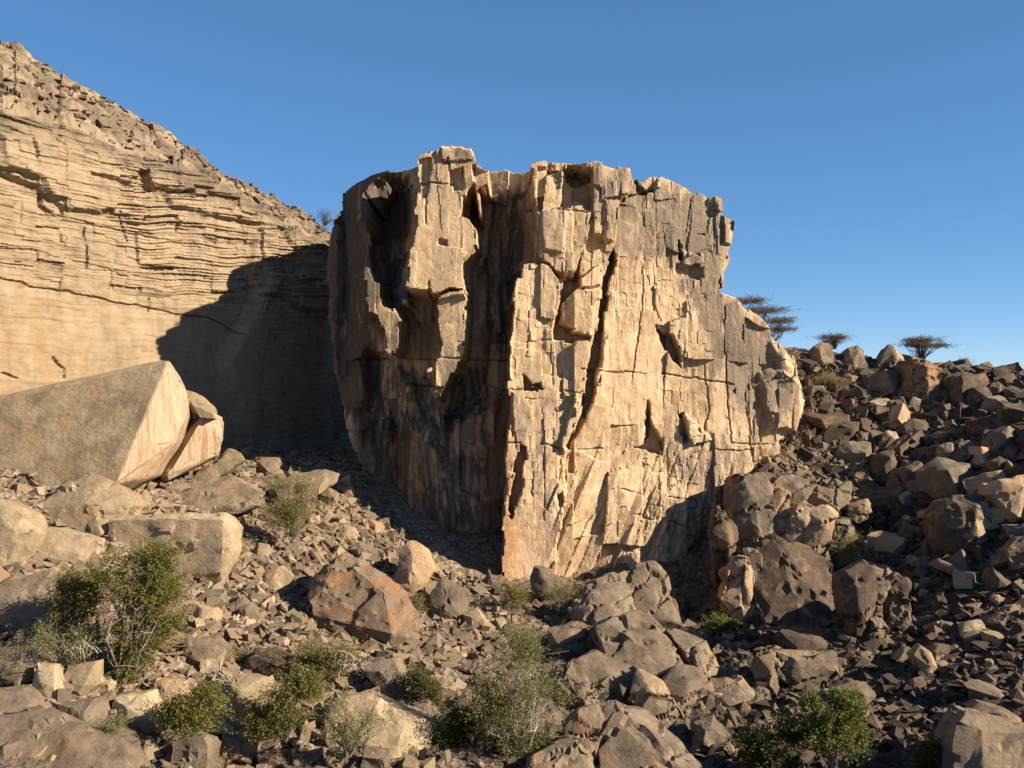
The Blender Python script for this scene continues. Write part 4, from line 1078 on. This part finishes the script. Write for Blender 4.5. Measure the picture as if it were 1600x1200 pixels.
def make_label(px, py, size, word, mk):
    near = sorted(LM, key=lambda h: math.hypot(max(0, abs(px - h[0]) - h[2] * .4), max(0, abs(py - h[1]) - h[3] * .4)))[:7]
    sz = 'small' if size < .75 else ('large' if size > 1.35 else 'medium-sized')
    r1 = rel(px, py, near[0])
    for q in (None, 1, 2, 3, 4, 5, 6):
        l = f'{sz} {word} {TONE[mk]} boulder {r1[0]} {r1[1]}'
        if q:
            r2 = rel(px, py, near[q]); l += f', {r2[0]} {r2[1]}'
        if len(l.split()) > 16: l = l.replace('the largest green bush', 'the largest bush').replace(' in the lower right rubble', '').replace('medium-sized ', '')
        if len(l.split()) <= 16 and l not in used: break
    if len(l.split()) > 16: l = f'{sz} {word} {TONE[mk]} boulder {r1[0]} {r1[1]}'
    used[l] = used.get(l, 0) + 1
    return l

MIX = dict(dark=['dark', 'dark', 'dark', 'brown', 'brown', 'gold', 'brown'], mid=['brown', 'brown', 'dark', 'tan', 'gold'], light=['tan', 'tan', 'brown', 'pale', 'brown', 'gold'])
REG = [ # outline in the photograph, how many, size range, mix, group
 ('1255,650 1330,700 1345,780 1330,850 1460,900 1600,900 1600,585 1480,580 1400,570 1300,560', 118, (1.2, 3.8), 'dark', 'dark boulders heaped on the right slope'),
 ('1330,890 1600,900 1600,1100 1500,1110 1380,1080', 26, (.6, 1.7), 'mid', 'boulders in the lower right rubble'),
 ('1120,960 1330,1040 1360,1190 1100,1200', 14, (.6, 1.3), 'mid', 'boulders in the lower right rubble'),
 ('1200,690 1330,690 1345,770 1200,760', 22, (.6, 1.3), 'mid', 'stones spilling from the tower shoulder'),
 ('370,800 500,770 600,830 640,900 480,1000 300,1000 290,930', 26, (.5, 1.2), 'light', 'stones in the left rubble slope'),
 ('0,1000 480,990 560,1060 700,1030 740,1200 0,1200', 24, (.8, 1.9), 'light', 'boulders along the bottom of the photo'),
 ('780,900 960,900 900,1010 840,1040 640,1000', 16, (.4, 1.0), 'mid', 'stones below the tower foot'),
]
def pin(px, py, poly):
    return poly_sd(np.array([px], float), np.array([py], float), poly)[0]
rr = random.Random(21)
for s, cnt, (s0, s1), mx, grp in REG:
    poly = P(s); xs = [p[0] for p in poly]; ys = [p[1] for p in poly]; placed = []; tries = 0
    while len(placed) < cnt and tries < 6000:
        tries += 1
        px, py = rr.uniform(min(xs), max(xs)), rr.uniform(min(ys), max(ys))
        if pin(px, py, poly) < 0: continue
        h = hit(px, py)
        if h is None: continue
        size = s0 + (s1 - s0) * rr.random() ** (1.35 if s1 > 3 else 1.8); rp = size * FPX / h[1]
        if any(abs(px - q[0]) < .36 * q[2] and abs(py - q[1]) < .36 * q[3] for q in HERO if q[4] is None or 'crop' not in q[4]): continue
        if any(math.hypot(px - a, py - b) < .42 * (rp + c) for a, b, c in placed): continue
        i, v = rr.randrange(len(SHAPES)), rr.randrange(3); mk = rr.choice(MIX[mx])
        o = bpy.data.objects.new('boulder', stone_mesh(i, v, mk)); COL.objects.link(o)
        o.location = (h[0], h[1] + size * .2, h[2] + size * .12)
        o.rotation_euler = (rr.gauss(0, .28), rr.gauss(0, .28), rr.uniform(0, 6.28))
        o.scale = [size * rr.uniform(.85, 1.2) for _ in range(3)]
        for _ in range(8):
            lab = make_label(px, py - rp * .3, size, SHAPES[i][0], mk)
            if used[lab] == 1: break
            used[lab] -= 1; i = (i + 1) % len(SHAPES); o.data = stone_mesh(i, v, mk)
        tag(o, lab, 'boulder', grp)
        placed.append((px, py, rp))

# ------------------------------------------------------------------ rubble too small and plentiful to count
tmpl = []
for i in range(22):
    r = random.Random(900 + i); bm = bmesh.new()
    hz = r.choice((.10, .16, .24, .34)); wx = r.uniform(.35, .6)
    for q in r.sample(range(8), r.choice((6, 7, 7, 8))):
        bm.verts.new(((1 if q & 1 else -1) * wx * r.uniform(.45, 1.1), (.42 if q & 2 else -.42) * r.uniform(.45, 1.15), (hz if q & 4 else -hz) * r.uniform(.6, 1.2)))
    bmesh.ops.convex_hull(bm, input=bm.verts[:]); bmesh.ops.delete(bm, geom=[v for v in bm.verts if not v.link_faces], context='VERTS')
    bmesh.ops.triangulate(bm, faces=bm.faces[:]); bm.verts.index_update()
    tmpl.append((np.array([v.co[:] for v in bm.verts]), np.array([[v.index for v in f.verts] for f in bm.faces]))); bm.free()

def rubble(label, poly, n, s0, s1, mk, pw=2.5, seed=1, clump=.0):
    g = np.random.default_rng(seed); poly = P(poly)
    # random places on the ground inside the outline
    W = [hit(*p) for p in poly]; W = np.array([w if w else at(p[0], p[1], 104) for w, p in zip(W, poly)])
    x0, x1, y0, y1 = W[:, 0].min(), W[:, 0].max(), W[:, 1].min(), W[:, 1].max()
    x = g.uniform(x0, x1, n * 6); y = g.uniform(y0, y1, n * 6)
    ok = poly_sd(x, y, W[:, :2]) > -.2
    if clump: ok &= vn(x * .35, y * .35, 0 * x, seed) > clump
    x, y = x[ok][:n], y[ok][:n]; n = len(x)
    z = terr(x, y); size = s0 + (s1 - s0) * g.random(n) ** pw
    V, F, off = [], [], 0
    which = g.integers(0, len(tmpl), n)
    a, b, c = g.uniform(0, 6.28, n), g.normal(0, .55, n), g.normal(0, .55, n)
    for t, (tv, tf) in enumerate(tmpl):
        m = which == t; k = m.sum()
        if not k: continue
        sc = size[m][:, None, None] * g.uniform(.75, 1.25, (k, 1, 3))
        v = tv[None] * sc
        cb, sb, cc, sc_ = np.cos(b[m])[:, None], np.sin(b[m])[:, None], np.cos(c[m])[:, None], np.sin(c[m])[:, None]
        X1, Y1, Z1 = v[..., 0], v[..., 1] * cb - v[..., 2] * sb, v[..., 1] * sb + v[..., 2] * cb
        X2, Z2 = X1 * cc + Z1 * sc_, -X1 * sc_ + Z1 * cc
        ca, sa = np.cos(a[m])[:, None], np.sin(a[m])[:, None]
        v = np.stack([X2 * ca - Y1 * sa + x[m][:, None], X2 * sa + Y1 * ca + y[m][:, None], Z2 + z[m][:, None] + .04 * size[m][:, None]], -1)
        V.append(v.reshape(-1, 3)); F.append((tf[None] + (np.arange(k) * len(tv))[:, None, None] + off).reshape(-1, 3)); off += k * len(tv)
    o = link('rubble', mesh_np('rubble', np.concatenate(V), np.concatenate(F)), M[mk])
    tag(o, label, 'rubble', kind='stuff'); return o

def mat_rub(name, cols):
    s = NT(name); ri = s.geo.outputs['Random Per Island']
    c = s.ramp(ri, [(i / (len(cols) - 1), k) for i, k in enumerate(cols)])
    f = s.noise(9, det=6, rough=.7)
    c = s.mix(s.ramp(f, [(.3, .5), (.55, 0.0)]), c, tuple(x * .4 for x in cols[0]))
    return s.done(c, s.bump(f, .04))
M['rub_light'] = mat_rub('pale_rubble', [(.14, .105, .073), (.25, .193, .132), (.19, .145, .10), (.32, .255, .175), (.29, .19, .11), (.43, .345, .24)])
M['rub_dark'] = mat_rub('dark_rubble', [(.045, .035, .027), (.09, .07, .053), (.065, .05, .038), (.14, .108, .078), (.18, .115, .07), (.22, .175, .125)])
M['rub_mid'] = mat_rub('brown_rubble', [(.11, .083, .06), (.19, .148, .105), (.145, .11, .08), (.25, .195, .138), (.25, .16, .09), (.32, .255, .18)])
rubble('loose pale stones filling the slope between the left boulders and the tower', '300,1010 270,900 360,800 420,730 540,735 620,830 700,900 790,915 800,1010 640,1060', 8500, .09, 1.1, 'rub_light', 4.2, 1)
rubble('stones lying between the big slabs below the pale cliff', '-300,900 -200,780 200,765 420,700 420,790 300,830 280,930', 2600, .1, 1.1, 'rub_light', 3.4, 9)
rubble('mixed stones between the boulders along the bottom left', '-200,1240 -200,900 300,900 640,1000 700,1240', 4200, .10, 1.3, 'rub_light', 3.6, 2)
rubble('brown stones around the sloping outcrop at the bottom middle', '640,1240 640,1000 800,930 960,940 1100,960 1160,1000 1150,1240', 2000, .10, 1.1, 'rub_mid', 3.4, 3)
rubble('dark gravel and stones over the lower right slope', '1120,1240 1100,960 1300,920 1340,850 1480,880 1700,900 1700,1240', 9000, .08, 1.1, 'rub_dark', 3.8, 4)
rubble('brown stones spilling down beside the tower shoulder', '1180,760 1200,680 1260,640 1360,720 1340,860 1250,850', 2600, .12, 1.1, 'rub_mid', 3.0, 5)
rubble('dark stones filling the gaps between the right slope boulders', '1240,680 1240,560 1400,566 1600,583 1800,590 1750,930 1480,880 1330,860', 3400, .2, 2.0, 'rub_dark', 2.2, 6)
rubble('small stones in the shade between the cliff and the tower', '330,740 370,700 520,700 560,730 640,850 600,860 520,760', 900, .15, .8, 'rub_mid', 2.5, 7)

def scree_hill():
    """loose stones on the hill above the bedded wall"""
    g = np.random.default_rng(61); n = 900
    j = g.integers(0, cap.shape[0], n); i = g.integers(0, cap.shape[1], n)
    return cap[j, i], g
pts_, g_ = scree_hill()
V, F, off = [], [], 0
for p in pts_:
    tv, tf = tmpl[g_.integers(0, 22)]; s_ = .2 + .8 * g_.random() ** 3
    a_ = g_.uniform(0, 6.28); v = tv * s_ * g_.uniform(.7, 1.4, 3); c_, d_ = math.cos(a_), math.sin(a_)
    V.append(np.stack([v[:, 0] * c_ - v[:, 1] * d_, v[:, 0] * d_ + v[:, 1] * c_, v[:, 2] + .08 * s_], 1) + p); F.append(tf + off); off += len(tv)
tag(link('rubble', mesh_np('rubble', np.concatenate(V), np.concatenate(F)), M['rub_mid']), 'loose brown stones strewn over the hilltop above the bedded cliff', 'rubble', kind='stuff')

# ------------------------------------------------------------------ plants
def tubes(paths, sides=4):
    V, F, off = [], [], 0
    for pts, rad in paths:
        pts = np.asarray(pts, float); n = len(pts)
        d = np.gradient(pts, axis=0); d /= np.linalg.norm(d, axis=1)[:, None] + 1e-9
        u = np.cross(d, [.31, .2, .93]); u /= np.linalg.norm(u, axis=1)[:, None] + 1e-9; w = np.cross(d, u)
        an = np.arange(sides) / sides * 2 * math.pi
        ring = pts[:, None] + np.asarray(rad)[:, None, None] * (u[:, None] * np.cos(an)[None, :, None] + w[:, None] * np.sin(an)[None, :, None])
        V.append(ring.reshape(-1, 3))
        for a in range(n - 1):
            for b in range(sides):
                c = (b + 1) % sides; F.append((off + a * sides + b, off + a * sides + c, off + (a + 1) * sides + c, off + (a + 1) * sides + b))
        off += n * sides
    return np.concatenate(V), np.array(F)

def wiggle(a, b, n, amp, g, sag=0.0):
    t = np.linspace(0, 1, n)[:, None]; a, b = np.asarray(a, float), np.asarray(b, float); L_ = np.linalg.norm(b - a)
    p = a + (b - a) * t + np.cumsum(g.normal(0, 1, (n, 3)), 0) * amp * L_ / n * np.sin(t * 3.1) + np.array([0, 0, 1.0]) * sag * L_ * np.sin(t * math.pi)
    return p

def plant(name, label, cat, px, py, blobs, kind='leaf', n=6000, leaf=(.13, .035), Y=None, depth=.8, twigs=26, bark='bark', group=None, spread=.35, up=.3, sprig=.4, gap=.45, seed=0, trunk=.05, flat=1.0):
    """shrub rooted at (px, py); blobs 'px py half_width half_height weight' are the clumps of its crown"""
    g = np.random.default_rng(seed + 1000)
    h = hit(px, py)
    if Y is None: Y = h[1] if h else 104.0
    root = np.array(at(px, py, Y))
    k = Y / FPX
    e = empty(name, tuple(root)); tag(e, label, cat, group)
    B = np.array([float(a) for a in blobs.replace(',', ' ').split()]).reshape(-1, 5)
    pr = B[:, 4] * B[:, 2] * B[:, 3]; pr /= pr.sum()
    def sample(m, shell=.55):
        i = g.choice(len(B), m, p=pr)
        v = g.normal(0, 1, (m, 3)); v /= np.linalg.norm(v, axis=1)[:, None]; r = g.random(m) ** shell * np.exp(g.normal(0, .30, m))
        c = np.stack([(B[i, 0] - CX) * k, np.full(m, Y), (CY - B[i, 1]) * k], 1)
        ext = np.stack([B[i, 2] * k, np.maximum(B[i, 2], B[i, 3]) * k * depth, B[i, 3] * k], 1)
        return c + v * r[:, None] * ext, v
    # branches
    paths = []
    tips, _ = sample(twigs, .8)
    for q, t in enumerate(tips):
        w = wiggle(root + g.normal(0, .12, 3) * [1, 1, .2], t, 7, .35, g, .08)
        r0 = trunk * g.uniform(.5, 1.1); paths.append((w, np.linspace(r0, r0 * .2, 7)))
        for _ in range(3):
            j = g.integers(3, 6); L_ = np.linalg.norm(t - root) * g.uniform(.15, .35)
            e2 = w[j] + (g.normal(0, 1, 3) + [0, 0, .4]) * [1, 1, flat] * L_ * .5
            paths.append((wiggle(w[j], e2, 4, .3, g), np.linspace(r0 * .4, r0 * .12, 4)))
    vv, ff = tubes(paths)
    link('branches', mesh_np('branches', vv - root, ff), M[bark], e)
    # leaves in sprigs
    n = int(n * 1.6); twigs = int(twigs * 1.05); leaf = (leaf[0] * .8, leaf[1] * .62); per = 9; m = int(n / per)
    c, v = sample(m * 3)
    keep = .6 * vn(c[:, 0] * 1.2 + seed, c[:, 1] * 1.2, c[:, 2] * 1.2, 70) + .4 * vn(c[:, 0] * 3.1 + seed, c[:, 1] * 3.1, c[:, 2] * 3.1, 71) > gap + .09; c, v = c[keep][:m], v[keep][:m]; m = len(c)
    d = (v * (1 - up) + g.normal(0, .55, (m, 3)) + [0, 0, up]) * [1, 1, flat]; d /= np.linalg.norm(d, axis=1)[:, None]
    t = (np.arange(per) / per)[None, :, None]
    pos = c[:, None] + d[:, None] * t * sprig + g.normal(0, .03 + spread * .08, (m, per, 3))
    dirn = d[:, None] + g.normal(0, .6, (m, per, 3)); dirn /= np.linalg.norm(dirn, axis=2)[..., None]
    side = np.cross(dirn, g.normal(0, 1, (m, per, 3))); side /= np.linalg.norm(side, axis=2)[..., None] + 1e-9
    ll = leaf[0] * g.uniform(.6, 1.3, (m, per, 1)); lw = leaf[1] * g.uniform(.7, 1.3, (m, per, 1))
    q = np.stack([pos, pos + dirn * ll * .5 + side * lw, pos + dirn * ll, pos + dirn * ll * .5 - side * lw], 2).reshape(-1, 3)
    link('foliage', mesh_np('foliage', q - root, np.arange(len(q)).reshape(-1, 4)), M[kind], e)
    return e

G1 = 'green shrubs among the boulders'
plant('shrub', 'largest green feathery bush, drooping over the boulders at the left', 'bush', 190, 1085,
      '248 872 34 28 1, 205 905 60 38 1, 250 925 45 40 1.1, 225 975 45 40 1, 200 1020 35 38 1, 180 1060 25 18 1, 165 890 24 26 .8, 265 955 22 30 .7', 'leaf', 26000, (.16, .045), Y=48, seed=1, twigs=40, gap=.42, group=G1, trunk=.07)
plant('shrub', 'smaller green bush left of the largest one, above dry stems', 'bush', 125, 1010, '110 915 22 22 1, 118 945 38 25 1, 100 965 28 22 .7, 140 930 18 20 .8', 'leaf', 8000, (.15, .042), Y=49, seed=2, gap=.45, group=G1)
plant('shrub', 'thin greyish bush of dry stems below the smaller left bush', 'bush', 110, 1040, '90 1000 45 25 1, 50 1030 30 22 .6, 120 1020 30 18 .8', 'leaf_pale', 2600, (.15, .025), Y=46, seed=3, gap=.4, twigs=24, group=G1)
plant('shrub', 'olive rounded bush on the rubble near the tower shade', 'bush', 458, 848, '452 775 38 25 1, 440 800 34 30 1, 470 800 28 26 1, 455 760 28 14 .7, 430 758 16 14 .6', 'leaf_olive', 10000, (.15, .034), seed=4, gap=.44, group=G1, Y=66)
plant('shrub', 'round dense green bush near the bottom left', 'bush', 298, 1148, '295 1110 42 34 1, 320 1095 24 22 .8, 275 1120 22 20 .8', 'leaf', 11000, (.15, .045), Y=43.0, seed=5, gap=.36, group=G1)
plant('shrub', 'wide green bush leaning left, below the yellow-green shrubs', 'bush', 445, 1158, '460 1085 40 26 1, 430 1115 42 26 1, 405 1125 24 22 .8, 480 1070 24 18 .8', 'leaf', 11000, (.15, .045), Y=44.0, seed=6, gap=.38, group=G1)
plant('shrub', 'yellow-green feathery shrub left of the cracked pointed boulder', 'bush', 520, 1050, '505 1015 38 16 1, 480 1035 38 20 1, 535 1030 28 18 .8, 500 1050 40 14 .8', 'leaf_olive', 7500, (.15, .032), Y=50.5, seed=7, gap=.4, group=G1)
plant('shrub', 'drab green bush right of the cracked pointed boulder', 'bush', 668, 1128, '662 1070 28 24 1, 670 1100 30 22 1, 655 1050 18 14 .6', 'leaf_dark', 6000, (.14, .04), Y=50, seed=8, gap=.4, group=G1, bark='bark_dark')
plant('shrub', 'dark shaded bush at the left foot of the tall wispy tree', 'bush', 715, 1185, '715 1140 30 30 1, 700 1165 26 20 1, 735 1120 20 22 .7', 'leaf_dark', 6500, (.14, .04), Y=46.5, seed=9, gap=.38, group=G1, bark='bark_dark')
plant('tree', 'tall wispy feathery tree with thin pale stems at the bottom middle', 'tree', 808, 1190,
      '808 1020 34 32 1, 800 1065 48 36 1.1, 780 1110 40 36 .9, 840 1100 44 44 .55, 760 1110 24 26 .7, 850 1140 40 36 .35, 800 1160 40 30 .4', 'leaf_pale', 17000, (.17, .030), Y=46, seed=10, gap=.40, twigs=48, bark='dead', trunk=.055, sprig=.6, up=.5)
plant('shrub', 'drab olive shrub at the foot of the sunlit tower corner', 'bush', 800, 985, '800 930 24 22 1, 800 958 26 20 1', 'leaf_olive', 5200, (.14, .030), seed=11, gap=.4, group=G1, Y=66)
plant('shrub', 'low yellow-green tuft right of the dark wedge at the tower foot', 'bush', 878, 955, '875 935 24 12 1, 890 925 14 9 .7', 'leaf_olive', 2400, (.14, .028), seed=12, gap=.4, group=G1, Y=66)
plant('shrub', 'small leafy bush at the mouth of the black cleft', 'bush', 1128, 1000, '1120 978 17 13 1, 1138 982 15 13 1', 'leaf_bright', 2600, (.17, .06), seed=13, gap=.35, group=G1, Y=66)
plant('tree', 'bright green leafy tree at the bottom right', 'tree', 1300, 1200,
      '1292 1105 26 22 1, 1325 1110 18 20 .8, 1298 1150 40 34 1.1, 1270 1165 24 26 .8, 1330 1150 18 24 .7', 'leaf_bright', 14000, (.17, .06), Y=44.5, seed=14, gap=.40, twigs=30, trunk=.06)
plant('shrub', 'dark green bushes spreading left of the bright green tree', 'bush', 1215, 1200, '1195 1165 32 22 1, 1235 1150 28 24 1, 1215 1185 48 18 1', 'leaf_dark', 10000, (.17, .06), Y=45, seed=15, gap=.40, group=G1, bark='bark_dark')
plant('shrub', 'green tuft at the bottom edge right of the bright green tree', 'bush', 1458, 1200, '1455 1180 20 18 1, 1445 1195 18 14 1', 'leaf_dark', 3600, (.15, .045), Y=44, seed=16, gap=.38, group=G1)
plant('shrub', 'feathery shrub below the dark gully on the right', 'bush', 1340, 888, '1335 860 26 18 1, 1348 872 22 14 1, 1322 852 14 10 .6', 'leaf_olive', 3600, (.15, .034), seed=17, gap=.38, group=G1, Y=71.5)
plant('shrub', 'low yellow dry shrub under the upright skyline block', 'bush', 1300, 612, '1300 600 28 9 1, 1290 593 18 6 .6', 'leaf_dry', 2600, (.20, .03), seed=18, gap=.3, group=G1)
plant('shrub', 'small feathery bush near the foot of the huge rusty boulder', 'bush', 652, 962, '650 942 10 12 1, 655 955 10 8 1', 'leaf_olive', 1100, (.13, .03), seed=19, gap=.3, group=G1, Y=62)
plant('shrub', 'thin see-through bush in front of the broad pale outcrop', 'bush', 545, 1180, '530 1110 22 34 1, 555 1140 26 30 1, 525 1155 18 22 .7, 590 1120 26 30 .35', 'leaf_pale', 2600, (.14, .028), Y=43, seed=20, gap=.42, group=G1)
plant('shrub', 'thin yellowish shrub right of the flat-topped boulder', 'bush', 374, 1052, '370 1035 14 18 1, 380 1020 12 10 .6', 'leaf_olive', 1300, (.13, .028), Y=52, seed=21, gap=.35, group=G1)
plant('shrub', 'bare grey bush on the skyline between the hill and the tower', 'bush', 508, 352, '507 336 14 9 1, 518 345 9 8 .7', 'leaf_grey', 700, (.2, .02), Y=104, seed=22, gap=.3, twigs=40, trunk=.03, bark='bark_dark')
plant('shrub', 'tiny bare tuft on the far right skyline', 'bush', 1508, 576, '1508 567 10 6 1', 'leaf_grey', 300, (.2, .02), Y=103, seed=23, gap=.2, twigs=16, trunk=.025, bark='bark_dark')
plant('shrub', 'thin faint bush in the lower left corner above the smooth slab', 'bush', 185, 1165, '180 1140 22 20 1, 170 1165 24 14 1', 'leaf_pale', 1500, (.13, .028), Y=41.5, seed=24, gap=.42, group=G1)
G2 = 'thorn trees on the right skyline'
AC = dict(kind='leaf_grey', leaf=(.26, .026), bark='bark_dark', up=.1, sprig=.55, depth=1.0, gap=.20, group=G2, trunk=.05, flat=.16, spread=.1)
plant('acacia_tree', 'layered umbrella acacia right beside the tower shoulder, the widest one', 'acacia tree', 1192, 556, '1172 470 22 4 1, 1194 485 30 4 1.1, 1220 501 22 4 .9, 1222 514 20 4 .8', n=8000, Y=97, seed=31, twigs=70, **AC)
plant('acacia_tree', 'smallest flat-topped acacia, just above the upright skyline block', 'acacia tree', 1303, 545, '1302 527 19 3 1, 1300 534 14 2 .6', n=3000, Y=101, seed=32, twigs=44, **AC)
plant('acacia_tree', 'dark spreading acacia standing above the tall golden crag', 'acacia tree', 1440, 562, '1440 531 24 3 1, 1450 540 29 3 1.1, 1434 537 18 3 .8', n=6000, Y=101, seed=33, twigs=60, **AC)

def tangle(label, px, py, w, h, Y, n, seed):
    g = np.random.default_rng(seed); k = Y / FPX; c = np.array(at(px, py, Y)); paths = []
    for _ in range(n):
        a = c + g.normal(0, .45, 3) * [w * k, .5, h * k]; b = c + g.normal(0, .55, 3) * [w * k, .5, h * k]
        r0 = g.uniform(.012, .035); paths.append((wiggle(a, b, 8, .5, g, .2), np.linspace(r0, r0 * .4, 8)))
    v, f = tubes(paths); o = link('dead_branches', mesh_np('dead_branches', v - c, f), M['dead']); o.location = c
    tag(o, label, 'dead branches', 'bleached dead branches caught on the boulders'); return o
tangle('bleached dead stems arching over the left side of the tall domed boulder', 345, 1062, 24, 18, 45, 14, 1)
tangle('tangle of bleached dead twigs beside the yellow-green shrub', 548, 1036, 26, 14, 49.5, 20, 2)
tangle('pale dead stems above the pale upright boulder', 130, 1018, 34, 14, 45.5, 16, 3)
tangle('dry pale stems hanging inside the largest green bush', 172, 1000, 12, 14, 47, 10, 4)
